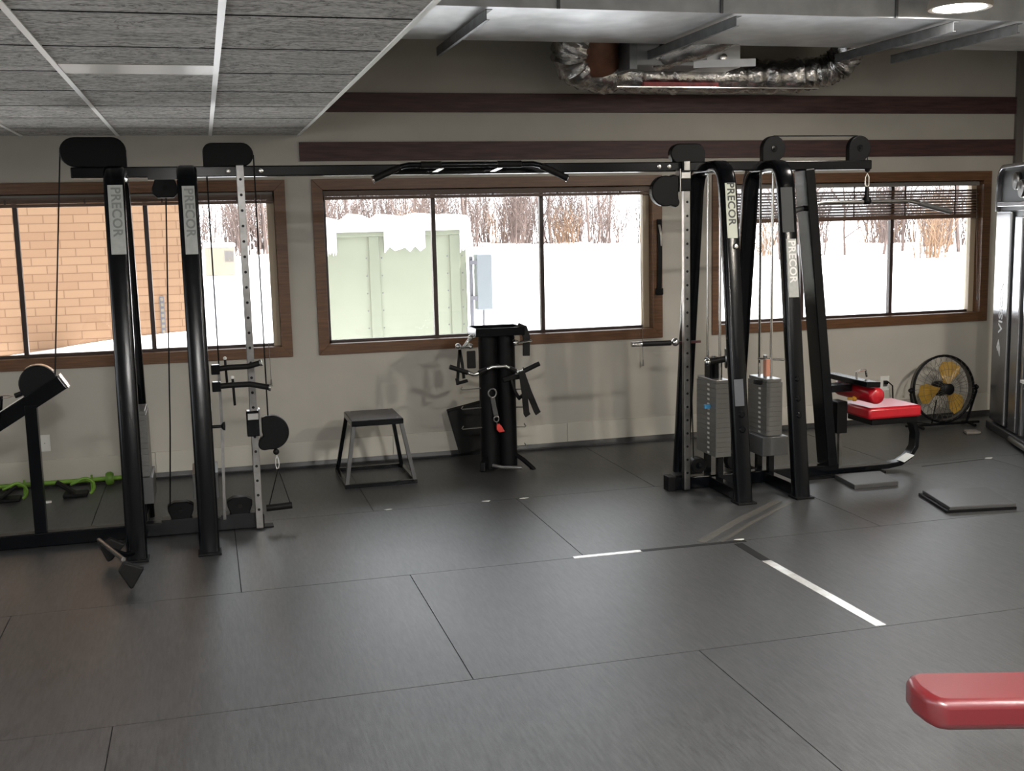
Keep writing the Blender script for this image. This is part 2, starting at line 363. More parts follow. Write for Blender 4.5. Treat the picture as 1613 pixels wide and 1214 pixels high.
# windows
def window(n, x0, x1, mulls):
    mb = MB(); y0 = D-.016; y1 = D
    # mitred casing, four boards
    o = [(x0, WZ0), (x1, WZ0), (x1, WZ1), (x0, WZ1)]; q = [(x0+TR, WZ0+TR), (x1-TR, WZ0+TR), (x1-TR, WZ1-TR), (x0+TR, WZ1-TR)]
    for i in range(4):
        j = (i+1) % 4; P = [o[i], o[j], q[j], q[i]]
        if i in (0, 2): mb.mi = 0
        else: mb.mi = 1
        mb.hexa([V((a, y0, b)) for a, b in P]+[V((a, y1+.002, b)) for a, b in P])
    # reveal boards
    xi0, xi1, zi0, zi1 = x0+TR, x1-TR, WZ0+TR, WZ1-TR; t = .018; yr = D+.13
    mb.mi = 0; mb.box(xi0-t, xi1+t, D, yr, zi0-t, zi0); mb.box(xi0-t, xi1+t, D, yr, zi1, zi1+t)
    mb.mi = 1; mb.box(xi0-t, xi0, D, yr, zi0, zi1); mb.box(xi1, xi1+t, D, yr, zi0, zi1)
    w = struct(build(mb, 'window_%d' % n, [M['oakh'], M['oak']], bevel=.002))
    ys0, ys1 = D+.085, D+.13; s = .026
    mb = MB(); mb.box(xi0, xi1, ys0, ys1, zi0, zi0+.018); mb.box(xi0, xi1, ys0, ys1, zi1-s, zi1); mb.box(xi0, xi0+s, ys0, ys1, zi0, zi1)
    build(mb, 'sash', M['sash'], w, bevel=.002)
    build(MB().box(xi1-.05, xi1, ys0-.015, ys1, zi0, zi1), 'sash_stile', M['sashtan'], w, bevel=.003)
    for x in mulls: build(MB().box(x-.015, x+.015, ys0, ys1, zi0+.018, zi1-s), 'mullion', M['sash'], w, bevel=.002)
    cuts = [xi0+s]+[v for m_ in mulls for v in (m_-.015, m_+.015)]+[xi1-.05]
    for a, b in zip(cuts[::2], cuts[1::2]): build(MB().box(a-.004, b+.004, D+.106, D+.110, zi0+.014, zi1-s+.004), 'glass_pane', M['glass'], w)
    return w
w4 = MB()
for z0, z1 in ((WZ0, WZ0+.07), (WZ1-.07, WZ1)): w4.box(XL-.14, XL+.015, LW[0], LW[1], z0, z1)
for y0 in (LW[0], LW[1]-.07): w4.box(XL-.14, XL+.015, y0, y0+.07, WZ0+.07, WZ1-.07)
w4 = struct(build(w4, 'window_4', M['oak']))  # invented side window, never in view, to brighten the ceiling
for k in range(1, 5): build(MB().box(XL-.12, XL-.08, LW[0]+6.6*k/5-.015, LW[0]+6.6*k/5+.015, WZ0+.07, WZ1-.07), 'mullion', M['sash'], w4)
for k in range(5): build(MB().box(XL-.102, XL-.098, LW[0]+.05+6.5*k/5, LW[0]+.05+6.5*(k+1)/5, WZ0+.06, WZ1-.06), 'glass_pane', M['glass'], w4)
window(1, *WIN[0], [-1.185, -.362]); window(2, *WIN[1], [1.63, 2.45]); window(3, *WIN[2], [4.62, 5.43])
# blinds: two drawn up, one half down
def blind(x0, x1, zbot, raised, label, cordx, cordz):
    z1 = WZ1-TR-.004; b = thing('window_blind', label, 'blind', ((x0+x1)/2, D+.045, zbot), 'wooden window blinds')
    build(MB().box(x0, x1, D+.03, D+.07, z1-.035, z1), 'headrail', M['head'], b, bevel=.003)
    mb = MB()
    n = 12 if raised else int((z1-.035-zbot-.03)/.0225); zz = zbot+.024
    for k in range(n):
        z = zz+k*(.0032 if raised else .0225)
        if raised: mb.box(x0+.004, x1-.004, D+.028, D+.074, z, z+.0024)
        else: mb.obox(((x0+x1)/2, D+.05, z+.008), EX, (0, math.cos(.36), math.sin(.36)), (0, -math.sin(.36), math.cos(.36)), x1-x0-.01, .042, .003)
    build(mb, 'slats', M['slat'], b)
    build(MB().box(x0+.002, x1-.002, D+.026, D+.076, zbot-(0 if raised else .012), zbot+.022), 'bottom_rail', M['slat'], b, bevel=.003)
    for i in range(5):
        x = x0+(x1-x0)*(i+.5)/5; build(MB().box(x-.006, x+.006, D+.0255, D+.0275, zbot+.018, z1-.03), 'ladder_tape', M['sash'], b)
    mb = MB(); mb.tube([(cordx, D+.024, z1-.02), (cordx, D-.03, 1.0), (cordx+.005, D-.03, cordz+.05)], .0022, 6); mb.cyl((cordx+.005, D-.03, cordz+.05), (cordx+.005, D-.03, cordz), .005, 8, .009)
    build(mb, 'pull_cord', M['head'], b)
blind(WIN[0][0]+TR+.006, WIN[0][1]-TR-.006, 1.872, True, 'wooden blind drawn right up at the top of the window facing the brick wall', .405, .60)
blind(WIN[1][0]+TR+.006, WIN[1][1]-TR-.006, 1.888, True, 'wooden blind drawn right up at the top of the middle window', 3.20, .59)
blind(WIN[2][0]+TR+.006, WIN[2][1]-TR-.006, 1.665, False, 'brown slatted blind lowered over the top of the window behind the lat bar', 6.17, .98)

# ------------------------------------------------------------------ ducts overhead
DZ = 2.85; DY0, DY1 = 6.10, 7.20
a = thing('air_duct', 'big galvanised sheet metal duct running along under the high ceiling', 'air duct', (3.8, 6.65, DZ))
mb = MB(); xs = [.95, 1.95, 2.92, 4.05, 5.2, XR-.02]
for x0, x1 in zip(xs, xs[1:]):
    # cross-broken sheet panels: centre pressed down a little
    c = ((x0+x1)/2, (DY0+DY1)/2, DZ-.012); P = [(x0, DY0, DZ), (x1, DY0, DZ), (x1, DY1, DZ), (x0, DY1, DZ)]; Q = [(p[0], p[1], DZ+.42) for p in P]
    v = [mb.bm.verts.new(p) for p in P]; u = [mb.bm.verts.new(p) for p in Q]; cv = mb.bm.verts.new(c)
    for i in range(4): j = (i+1) % 4; mb._f([v[i], v[j], cv]); mb._f([v[j], v[i], u[i], u[j]])
    mb._f(u)
build(mb, 'duct_shell', M['galv'], a)
for x in xs[1:-1]: build(MB().box(x-.008, x+.008, DY0-.012, DY0, DZ-.002, DZ+.42), 'seam_flange', M['galvd'], a)
for x in (1.545, 3.0, 4.42, 4.87):
    mb = MB(); y0, y1 = DY0-.06, DY1+.16
    mb.box(x-.018, x+.018, y0, y1, DZ-.026, DZ-.0225); mb.box(x-.018, x-.014, y0, y1, DZ-.078, DZ-.0225); mb.box(x-.018, x+.002, y0, y1, DZ-.08, DZ-.077)
    build(mb, 'hanger_angle', M['galvd'], a)
b = thing('ventilation_box', 'grey sheet metal mixing box between the big duct and the dark wall boards', 'ventilation box', (3.3, 7.6, 2.70))
build(MB().box(2.86, 3.42, 7.36, 7.78, 2.735, 2.92), 'box_shell', mat('dull_zinc', (.30, .31, .32), .5, .5), b, bevel=.004)
build(MB().box(2.845, 2.90, 7.345, 7.795, 2.705, 2.94), 'collar_flange', M['galvd'], b, bevel=.002)
build(MB().box(3.40, 3.70, 7.42, 7.74, 2.735, 2.95), 'side_box', M['galv'], b, bevel=.004)
build(MB().obox((3.52, 7.30, 2.745), (1, -.35, .0), (0.35, 1, 0), EZ, .42, .02, .05), 'damper_arm', M['galv'], b)
build(MB().lathe((3.56, 7.41, 2.80), (0, -1, 0), [(0, 0), (.025, 0), (.025, .02), (0, .025)], 14), 'knob', M['chrome'], b, smooth=40)
def flex(pts, r, name, seg=22, amp=.012, sub=14):
    P = []; pts = [V(p) for p in pts]
    for i in range(len(pts)-1):
        p0 = pts[max(i-1, 0)]; p1 = pts[i]; p2 = pts[i+1]; p3 = pts[min(i+2, len(pts)-1)]
        for k in range(sub):
            t = k/sub; P.append(.5*((2*p1)+(p2-p0)*t+(2*p0-5*p1+4*p2-p3)*t*t+(3*p1-p0-3*p2+p3)*t**3))
    P.append(pts[-1]); rr = [r+random.uniform(-amp, amp) for _ in P]
    mb = MB(); mb.tube(P, rr, seg)
    for v in mb.bm.verts: v.co += V((random.uniform(-1, 1), random.uniform(-1, 1), random.uniform(-1, 1)))*amp*.45
    return mb
fd = thing('flexible_duct', 'crinkled silver foil flexible duct looping along the wall above the upper dark board', 'flexible duct', (3.6, 7.72, 2.62))
build(flex([(2.74, 7.52, 3.02), (2.60, 7.55, 2.98), (2.53, 7.62, 2.86), (2.60, 7.68, 2.765), (2.82, 7.74, 2.725)], .145, 'f', sub=10), 'left_elbow', M['foil'], fd, smooth=50)
build(flex([(2.78, 7.74, 2.72), (3.3, 7.76, 2.715), (3.9, 7.76, 2.72), (4.35, 7.74, 2.735), (4.58, 7.70, 2.78), (4.64, 7.6, 2.87), (4.60, 7.45, 3.0)], .115, 'f', amp=.016), 'long_run', M['foil'], fd, smooth=50)
build(flex([(2.70, 7.52, 2.97), (2.70, 7.56, 2.87), (2.735, 7.64, 2.76)], .135, 'f', sub=5, amp=.004), 'tape_band', M['copper'], fd, smooth=50)
build(MB().box(3.05, 3.62, 7.60, 7.66, 2.626, 2.655), 'label_strip', M['redfoil'], fd)
build(MB().box(2.85, 4.42, 7.60, 7.63, 2.617, 2.624), 'support_wire', M['chrome'], fd)
build(flex([(3.06, 7.46, 2.80), (3.22, 7.36, 2.84), (3.42, 7.24, 2.90), (3.6, 7.1, 2.98)], .10, 'f', sub=8, amp=.007), 'branch_hose', M['foil'], fd, smooth=50)
# round lamps; the wide ones and the globes are added fill
def lamp(x, y, z, r, m, label, group='round ceiling lamps'):
    l = thing('ceiling_lamp', label, 'ceiling lamp', (x, y, z), group)
    build(MB().lathe((x, y, z), EZ, [(r, .004), (r+.03, .0), (r+.035, .02), (r+.02, .07), (0, .07)], 36), 'trim_ring', M['house'], l, smooth=40)
    build(MB().lathe((x, y, z), EZ, [(0, .002), (r, .002), (r, .012), (0, .012)], 36), 'diffuser', m, l)
    build(MB().cyl((x, y, z+.06), (x, y, ZT if x > CE else CZ+.004), .012, 10), 'drop_rod', M['galvd'], l)
lamp(4.29, 5.83, 2.86, .145, M['lamp_seen'], 'round lit ceiling lamp hanging beside the big duct')
lamp(4.75, 2.9, 2.86, .11, M['lamp_key'], 'bright round ceiling lamp above the right of the room, in front of the duct')
M['fore_fill'] = emit_mat('fore_fill_emission', (1, .97, .93), 600)  # invented overhead fill, out of view, lifting the foreground floor
for x, y, z, w in ((.0, 1.0, CZ-.075, 'in the tiled ceiling just above the camera'), (2.7, 1.0, 2.86, 'right of the camera, under the high ceiling')): lamp(x, y, z, .2, M['fore_fill'], 'added wide fill lamp, unseen, '+w)
def globe(x, y, z, r, where):  # unseen globe put in only to raise the room's fill light
    l = thing('fill_globe', 'added white glowing fill globe, unseen, hanging from the ceiling '+where, 'fill globe', (x, y, z), 'fill globes')
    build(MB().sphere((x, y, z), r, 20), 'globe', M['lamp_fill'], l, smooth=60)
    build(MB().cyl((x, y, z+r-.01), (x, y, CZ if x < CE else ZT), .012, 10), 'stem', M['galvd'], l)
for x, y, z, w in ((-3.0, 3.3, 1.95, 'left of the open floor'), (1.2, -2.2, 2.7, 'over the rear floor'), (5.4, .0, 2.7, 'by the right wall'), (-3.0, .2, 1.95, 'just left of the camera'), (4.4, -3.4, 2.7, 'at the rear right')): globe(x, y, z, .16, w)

# ------------------------------------------------------------------ yard outside
mb = MB(); n = 26
xs = [-70+k*8 for k in range(n)]; ysn = [D+T+.01, 9.5, 11, 13, 16, 20, 26, 34, 44, 60, 85, 130, 220]
vv = [[mb.bm.verts.new((x, y, -.12+(.25*math.sin(x*.2+y*.13)*min(1, max(0, (y-14)/30)) if y < 100 else .1)+max(0, (y-45))*.006*(1 if x < 40 else -.3))) for x in xs] for y in ysn]
for i in range(len(ysn)-1):
    for j in range(n-1): mb._f([vv[i][j], vv[i][j+1], vv[i+1][j+1], vv[i+1][j]])
struct(build(mb, 'snow_ground', M['snow'], smooth=60))
mb = MB(); m_ = 14        # snow bank against the bricks
for i in range(m_):
    x0 = -3.2+i*.26; x1 = x0+.26
    def hz(x): return .60+.22*(1/(1+math.exp(-(x+1.2)*2.2)))
    mb.hexa([V((x0, 9.5, -.1)), V((x1, 9.5, -.1)), V((x1, 10.62, -.1)), V((x0, 10.62, -.1)), V((x0, 10.0, hz(x0)-.12)), V((x1, 10.0, hz(x1)-.12)), V((x1, 10.59, hz(x1))), V((x0, 10.59, hz(x0)))])
bmesh.ops.remove_doubles(mb.bm, verts=mb.bm.verts, dist=.001)
tag(build(mb, 'snow_bank', M['snow'], smooth=60), 'white snow bank piled against the foot of the tan brick wall', 'snow bank')
bw = thing('brick_building', 'tan brick building wall close outside the left window', 'building', (-3.4, 11.6, -.1))
build(MB().box(-7, -.035, 10.6, 12.6, -.1, 4.2), 'brick_wall', M['brick'], bw)
build(MB().box(-7.1, .05, 10.5, 12.7, 4.2, 4.35), 'roof_edge', M['galvd'], bw)
mb = MB(); mb.box(-.40, -.36, 10.585, 10.6, .72, 1.12); mb.mi = 1
for k in range(8): mb.box(-.392, -.368, 10.58, 10.586, .745+k*.048, .77+k*.048)
build(mb, 'slotted_strip', [M['dgrey'], M['tanbox']], bw)
hv = thing('hvac_unit', 'pale green metal air handler cabinet standing in snow outside the middle window', 'hvac unit', (1.7, 11.6, -.1))
build(MB().box(1.12, 2.52, 11.0, 12.4, .05, 1.64), 'cabinet', M['hvac'], hv, bevel=.01)
for x in (1.60, 2.40): 
    p = build(MB().box(x-.05, x+.05, 10.98, 11.0, .05, 1.60), 'corner_post', M['hvacd'], hv, bevel=.004)
    for z in [.2+.17*k for k in range(8)]:
        for s in (-.075, .075): build(MB().lathe((x+s, 11.0, z), (0, -1, 0), [(.007, 0), (.005, .004), (0, .005)], 8), 'screw', M['dgrey'], p)
build(MB().box(1.09, 2.56, 10.97, 12.43, 1.60, 1.66), 'top_rail', M['hvacd'], hv, bevel=.005)
mb = MB(); random.seed(3); k = 24
ring = [(1.09+1.47*i/k, 10.955) for i in range(k+1)]
prev = None
for i in range(k+1):
    x = ring[i][0]; h = 1.765+.03*math.sin(i*1.1)+random.uniform(-.02, .02)
    cur = [mb.bm.verts.new(p) for p in ((x, 10.955, 1.645), (x, 10.97, h-.04), (x, 11.15, h), (x, 12.3, h+.03), (x, 12.42, 1.66))]
    if prev:
        for j in range(4): mb._f([prev[j], cur[j], cur[j+1], prev[j+1]])
    prev = cur
build(mb, 'snow_cap', M['snow'], hv, smooth=60)
for x0, x1, zb in ((1.70, 2.10, 1.44), (2.45, 2.56, 1.42), (1.15, 1.24, 1.42)):
    pts = [(x0, 1.655)]+[(x0+(x1-x0)*t/8, zb+.06*abs(math.sin(t*1.3))**2) for t in range(9)]+[(x1, 1.655)]
    build(MB().prism(pts, EX, EZ, (0, 10.965, 0), .03), 'snow_overhang', M['snow'], hv, smooth=50)
eb = thing('electrical_box', 'grey outdoor electrical disconnect box on posts at the right end of the green unit', 'electrical box', (2.66, 11.0, -.1))
build(MB().box(2.60, 2.755, 10.9, 11.05, .85, 1.40), 'box_body', M['greybox'], eb, bevel=.008)
build(MB().box(2.535, 2.565, 10.93, 10.97, -.1, 1.38), 'post', M['dgrey'], eb)
build(MB().box(2.66, 2.675, 10.93, 10.97, -.1, .9), 'conduit', M['dgrey'], eb)
build(MB().box(2.53, 2.60, 10.90, 10.95, 1.30, 1.34), 'strut', M['dgrey'], eb); build(MB().box(2.53, 2.60, 10.90, 10.95, .95, .99), 'strut', M['dgrey'], eb)
cu = thing('condenser_unit', 'small tan outdoor unit far across the snow behind the second upright', 'condenser', (.28, 20.4, -.1))
build(MB().box(.03, .53, 20.0, 20.8, .92, 1.40), 'casing', M['tanbox'], cu, bevel=.02)
mb = MB()
for k in range(7): mb.box(.36+k*.022, .368+k*.022, 19.99, 20.0, 1.15, 1.33)
build(mb, 'grille', M['dgrey'], cu)
build(MB().box(.01, .55, 19.98, 20.82, -.1, .92), 'snowy_base', M['snow'], cu); build(MB().box(.02, .54, 19.98, 20.8, 1.40, 1.47), 'snow_cap', M['snow'], cu, bevel=.02)

# bare trees
def tree_mesh(seed, h, m, brush):
    random.seed(seed); mb = MB()
    def limb(p, d, L, r, lv):
        pts = [p]; q = p.copy(); dd = d.copy(); n = 4
        for i in range(n):
            dd = (dd+V((random.uniform(-.28, .28), random.uniform(-.28, .28), random.uniform(-.1, .2)))).normalized(); q = q+dd*L/n; pts.append(q.copy())
        mb.tube(pts, [r*(1-.7*i/n) for i in range(n+1)], 4)
        if lv > 0:
            for k in range(5 if lv == 2 else 4):
                t = random.uniform(.15, .95); i = min(int(t*n), n-1); b = pts[i].lerp(pts[i+1], t*n-i)
                a = random.uniform(0, 2*PI); nd = (dd*.45+V((math.cos(a), math.sin(a), random.uniform(0, .7)))).normalized(); limb(b, nd, L*random.uniform(.35, .55), r*.5, lv-1)
    if brush:
        for k in range(34): limb(V((random.uniform(-1.2, 1.2), random.uniform(-.8, .8), 0)), V((random.uniform(-.4, .4), 0, 1)).normalized(), h*random.uniform(.5, 1), .035, 1)
    else: limb(V((0, 0, 0)), V((random.uniform(-.08, .08), 0, 1)), h, .15, 2)
    return build(mb, 'bare_tree', m)
protos = [tree_mesh(11, 8, M['bark'], False), tree_mesh(12, 9, M['bark'], False), tree_mesh(13, 7, M['bark'], False), tree_mesh(14, 4.2, M['bark'], True), tree_mesh(15, 4.6, M['bark'], True), tree_mesh(16, 3.0, M['bark2'], True)]
KL = [('bare_tree', 'leafless brown tree standing in the line of woods across the snowfield', 'tree', 'bare trees beyond the snow')]*3+[('bare_shrub', 'leafless grey brown thicket shrub in the woods across the snowfield', 'shrub', 'bare shrubs beyond the snow')]*2+[('russet_shrub', 'russet shrub with clinging leaves at the foot of the far woods', 'shrub', 'russet shrubs beyond the snow')]
random.seed(5); used = set()
def ground(x, y): return -.12+.25*math.sin(x*.2+y*.13)*min(1, max(0, (y-14)/30))+max(0, y-45)*.006*(1 if x < 40 else -.3)
def plant(k, x, y, s):
    p = protos[k]
    if k in used: o = p.copy(); C.objects.link(o)
    else: o = p; used.add(k)
    nm, lb, ct, gp = KL[k]; o.name = nm; o.location = (x, y, ground(x, y)-.05); o.rotation_euler = (0, 0, random.uniform(0, 6.28)); o.scale = (s*.7, s*.7, s*random.uniform(.9, 1.15)); tag(o, lb, ct, gp)
for i in range(34):      # seen through the middle and left windows
    x = -1+i*1.02+random.uniform(-.5, .5); y = random.uniform(70, 84); plant([3, 4, 0, 3, 4, 1, 5][i % 7], x*1.0, y, random.uniform(.85, 1.2))
for i in range(30):
    x = 2+i*1.0+random.uniform(-.5, .5); plant([3, 4, 3, 4, 2][i % 5], x, random.uniform(85, 91), random.uniform(1.1, 1.4))
for i in range(30):      # seen through the right window
    x = 24+i*.75+random.uniform(-.4, .4); y = random.uniform(42, 52); plant([0, 1, 2, 5, 0, 3][i % 6], x, y, random.uniform(.7, 1.0) if i % 6 != 5 else .8)
for i in range(16): plant([3, 4, 5][i % 3], 30+i*1.3, random.uniform(54, 60), 1.1)

# ------------------------------------------------------------------ cable crossover machine
cm = thing('cable_crossover_machine', 'large black cable crossover station with paired uprights, weight stacks and a long top bar', 'exercise machine', (1.7, 6.5, 0))
MY = 6.5
def leg_frame(x):
    yf, yr, zt = 6.045, 6.975, 2.03
    pts = [(x, yf, 0), (x, yf+.235, 1.88)]+[(x, yf+.235+.11-.11*math.cos(t)+.012, 1.90+.11*math.sin(t)) for t in [PI/2*k/6 for k in range(1, 7)]]
    pts += [(x, yr-.235-.11+.11*math.cos(t)-.012, 1.90+.11*math.sin(t)) for t in [PI/2*(6-k)/6 for k in range(0, 6)]]+[(x, yr-.235, 1.88), (x, yr, 0)]
    o = build(MB().rect(pts, .104, .07, EX, .022), 'leg_frame', M['black'], cm, smooth=40)
    build(MB().box(x-.06, x+.06, yf-.06, yf+.05, 0, .012), 'foot_plate', M['blackm'], o, bevel=.002)
    return o
LEG = V((0, .235, 1.88)).normalized(); LN = V((0, -1.88, .235)).normalized()
def on_leg(x, z, off): return V((x, 6.045+.235*z/1.88, z))+LN*(.035+off)
FR = {}
for key, x in (('A', -.425), ('B', -.058), ('R1', 3.05), ('R2', 3.435)): FR[key] = leg_frame(x)
def name_plate(key, x, z0, z1, w, mm, ink, size, word='PRECOR', lab=None):
    c = on_leg(x, (z0+z1)/2, .002); L = (z1-z0)/LEG.z
    build(MB().obox(c, EX, LEG, LN, w, L, .003), 'name_plate', mm, FR[key], label=lab)
    text_mesh(word, size, -LEG, V(EX), on_leg(x, (z0+z1)/2+.04, .0042), .0006, 'lettering', ink, FR[key], spacing=1.05, bold=.0015)
name_plate('R1', 3.05, 1.575, 1.90, .066, M['labelw'], M['ink'], .066, lab='pale label with dark letters')
name_plate('R2', 3.435, 1.21, 1.56, .066, M['label'], M['inkw'], .066, lab='grey label with worn letters')
name_plate('A', -.418, 1.58, 1.935, .074, M['label'], M['inkg'], .066, lab='scuffed grey label')
name_plate('B', -.055, 1.57, 1.925, .064, M['label'], M['inkg'], .066, lab='scuffed grey label with a cut corner')
build(MB().obox(on_leg(3.42, 1.735, .002), EX, LEG, LN, .078, .27, .003), 'sticker', M['stick'], FR['R2'])
build(MB().lathe(on_leg(3.065, 1.525, 0), LN, [(.0, .014), (.013, .012), (.017, 0)], 14), 'bolt_cap', M['chrome'], FR['R1'], smooth=40)
build(MB().obox(on_leg(3.04, .66, .002), EX, LEG, LN, .06, .16, .003), 'instruction_label', mat('blue_grey_label', (.085, .09, .105), .35), FR['R1'])
for z in (.53, .44):
    build(MB().lathe(on_leg(3.05, z, .001), LN, [(0, .006), (.014, .006), (.022, 0)], 14), 'bolt', M['black'], FR['R1'], smooth=30)
for z in (.72, .6, .5): build(MB().lathe(on_leg(3.43, z, .001), LN, [(0, .006), (.012, .006), (.018, 0)], 12), 'bolt', M['black'], FR['R2'], smooth=30)
# bars
build(MB().box(-.65, 4.15, MY-.03, MY+.03, 1.985, 2.043), 'top_crossbar', M['black'], cm, bevel=.006)
for x in (.16, .335, 2.69, 2.755, 3.02): build(MB().lathe((x, MY-.03, 2.015), (0, -1, 0), [(.014, 0), (.012, .006), (0, .008)], 14), 'bolt_head', M['chrome'], cm, smooth=40)
build(MB().box(-2.3, .25, MY-.035, MY+.035, 0.004, .082), 'base_bar', M['black'], cm, bevel=.006)
build(MB().box(2.765, 3.95, MY-.035, MY+.035, 0.004, .082), 'base_bar', M['black'], cm, bevel=.006)
for x in (-.425, -.058, 3.05, 3.435): build(MB().box(x-.028, x+.028, 6.06, 6.96, .003, .075), 'foot_bar', M['black'], cm, bevel=.005)
build(MB().box(.215, .30, MY-.04, MY+.04, 0.0, .008), 'foot_plate', M['blackm'], cm); build(MB().box(2.74, 2.79, MY-.04, MY+.04, .0, .095), 'end_cap', M['blackm'], cm, bevel=.004)
# shrouds over the top pulleys
def shroud(x0, x1, z1, r, side, th=.055):
    z0 = 2.035
    if side < 0: pts = [(x1, z0), (x1, z1-r*.9)]+arc(x1-r*.9, z1-r*.9, r*.9, 0, 90, 6)+arc(x0+r, z1-r, r, 90, 270, 12)
    else: pts = [(x0, z0)]+[(x0+r*.2, z0)]+arc(x1-r, z1-r, r, -90, 90, 12)+arc(x0+r*.75, z1-r*.75, r*.75, 90, 180, 6)
    o = build(MB().prism(pts, EX, EZ, (0, MY, 0), th), 'pulley_shroud', M['blackm'], cm, bevel=.006, smooth=35)
    return o
shroud(-.70, -.365, 2.20, .078, -1); shroud(.03, .30, 2.168, .064, 1); 
shroud(2.77, 2.995, 2.152, .06, -1)
def disc_pulley(name, cx, cz, r, th, y=MY, pts=None, axle=True):
    o = build(MB().prism(pts or arc(cx, cz, r, 0, 348, 28), EX, EZ, (0, y, 0), th), name, M['blackm'], cm, bevel=.005, smooth=35)
    if axle: build(MB().lathe((cx, y-th/2, cz), (0, -1, 0), [(.022, 0), (.02, .004), (.008, .005), (.008, .012), (0, .012)], 14), 'axle_bolt', M['black'], o, smooth=35)
    return o
for cx in (3.464, 4.067):
    pts = arc(cx, 2.118, .079, -60, 180, 20)+[(cx-.079, 2.035), (cx+.05, 2.035)]
    disc_pulley('pulley_cover', cx, 2.118, .079, .045, pts=pts)
build(MB().tube([(3.47, MY, 2.196), (4.06, MY, 2.196)], .004, 6), 'cable', M['rubber'], cm)
# hanging pulley and low pulleys, bucket shaped
def bucket(cx, zb, zt, wb, wt, flip):
    if not flip: pts = [(cx-wb/2, zb), (cx+wb/2, zb), (cx+wt/2*.97, zb+(zt-zb)*.5), (cx+wt/2, zt-.02), (cx+wt*.25, zt), (cx-wt*.25, zt), (cx-wt/2, zt-.02), (cx-wt/2*.97, zb+(zt-zb)*.5)]
    else: pts = [(cx-wb/2, zb+.03), (cx-wb*.3, zb), (cx+wb*.3, zb), (cx+wb/2, zb+.03), (cx+wb/2*.95, zb+(zt-zb)*.5), (cx+wt/2, zt), (cx-wt/2, zt), (cx-wb/2*.95, zb+(zt-zb)*.5)]
    o = build(MB().prism(pts, EX, EZ, (0, MY, 0), .07), 'low_pulley' if not flip else 'hanging_pulley', M['blackm'], cm, bevel=.006, smooth=35)
    z = zb if not flip else zt
    build(MB().box(cx-wt*.75 if not flip else cx-.085, cx+wt*.75 if not flip else cx+.085, MY-.045, MY+.045, z-.012, z+.008), 'bracket_plate', M['black'], o)
    build(MB().lathe((cx, MY-.035, (zb+zt)/2), (0, -1, 0), [(.013, 0), (.013, .006), (0, .008)], 12), 'axle_bolt', M['rubber'], o, smooth=35)
bucket(-.177, 1.876, 1.985, .142, .095, True); bucket(-.205, .09, .19, .10, .142, False); bucket(.118, .09, .19, .10, .142, False)
disc_pulley('low_pulley', 2.955, .15, .052, .06); disc_pulley('low_pulley', 3.21, .16, .06, .06)
# adjustable poles
for x in (.221, 2.855):
    o = build(MB().box(x-.02, x+.02, MY-.075, MY-.035, .01, 2.045), 'adjustment_pole', M['steel'], cm, bevel=.003)
    mb = MB()
    for k in range(23): mb.lathe((x, MY-.0755, .12+k*.084), (0, -1, 0), [(0, .0008), (.008, .0008), (.008, 0)], 10)
    build(mb, 'pin_holes', M['rubber'], o)
def trolley(x, z0, z1, sgn, pts, cx, cz):
    y = MY-.055
    o = build(MB().box(x-.036, x+.036, y-.034, y+.034, z0, z1), 'sliding_trolley', M['black'], cm, bevel=.005)
    build(MB().box(x-.03, x+.03, y-.038, y-.033, z1-.05, z1-.012), 'trim_plate', M['chrome'], o, bevel=.002)
    build(MB().box(x+sgn*.036-.004, x+sgn*.036+.004, y-.036, y+.036, z0-.005, z1+.008), 'hinge_plate', M['steel'], o, bevel=.001)
    p = build(MB().prism(pts, EX, EZ, (0, y, 0), .05), 'swivel_pulley', M['blackm'], o, bevel=.006, smooth=35)
trolley(.216, .545, .69, 1, [(.262, .645), (.29, .655)]+arc(.315, .558, .097, 100, -100, 20)+arc(.272, .494, .035, -80, -215, 8)+[(.252, .53), (.268, .54), (.262, .56)], .315, .558)
trolley(2.84, 1.865, 1.99, -1, [(2.80, 1.955), (2.765, 1.967)]+arc(2.715, 1.868, .092, 70, 290, 20)+arc(2.775, 1.80, .03, -80, 40, 8)+[(2.795, 1.85), (2.80, 1.88)], 2.715, 1.868)
# cables
def cable(*pts, r=.0042): return build(MB().tube([V(p) for p in pts], r, 6), 'cable', M['rubber'], cm)
cable((-.698, MY, 2.12), (-.812, MY, .93)); cable((-.176, MY, 1.88), (-.235, MY, .60), (-.262, MY, .17)); cable((-.10, MY, 1.9), (-.07, MY, .78), (-.04, MY, .62))
cable((.298, MY-.05, 2.10), (.30, MY-.05, .64)); cable((.046, MY, 2.0), (.05, MY+.1, .9)); cable((.335, MY-.055, .465), (.336, MY-.055, .44), r=.003)
cable((2.88, MY, 1.99), (2.93, MY, .19)); cable((3.19, MY, 1.99), (3.17, MY, .85)); cable((3.385, MY, 2.0), (3.385, MY, .78)); cable((3.455, MY-.02, 2.0), (3.455, MY-.02, .74))
cable((4.135, MY, 2.10), (4.135, MY, 1.92), r=.003)
for p in ((.335, MY-.055, .443), (4.135, MY, 1.985)): build(MB().sphere(p, .018), 'cable_stop', M['rubber'], cm, smooth=60)
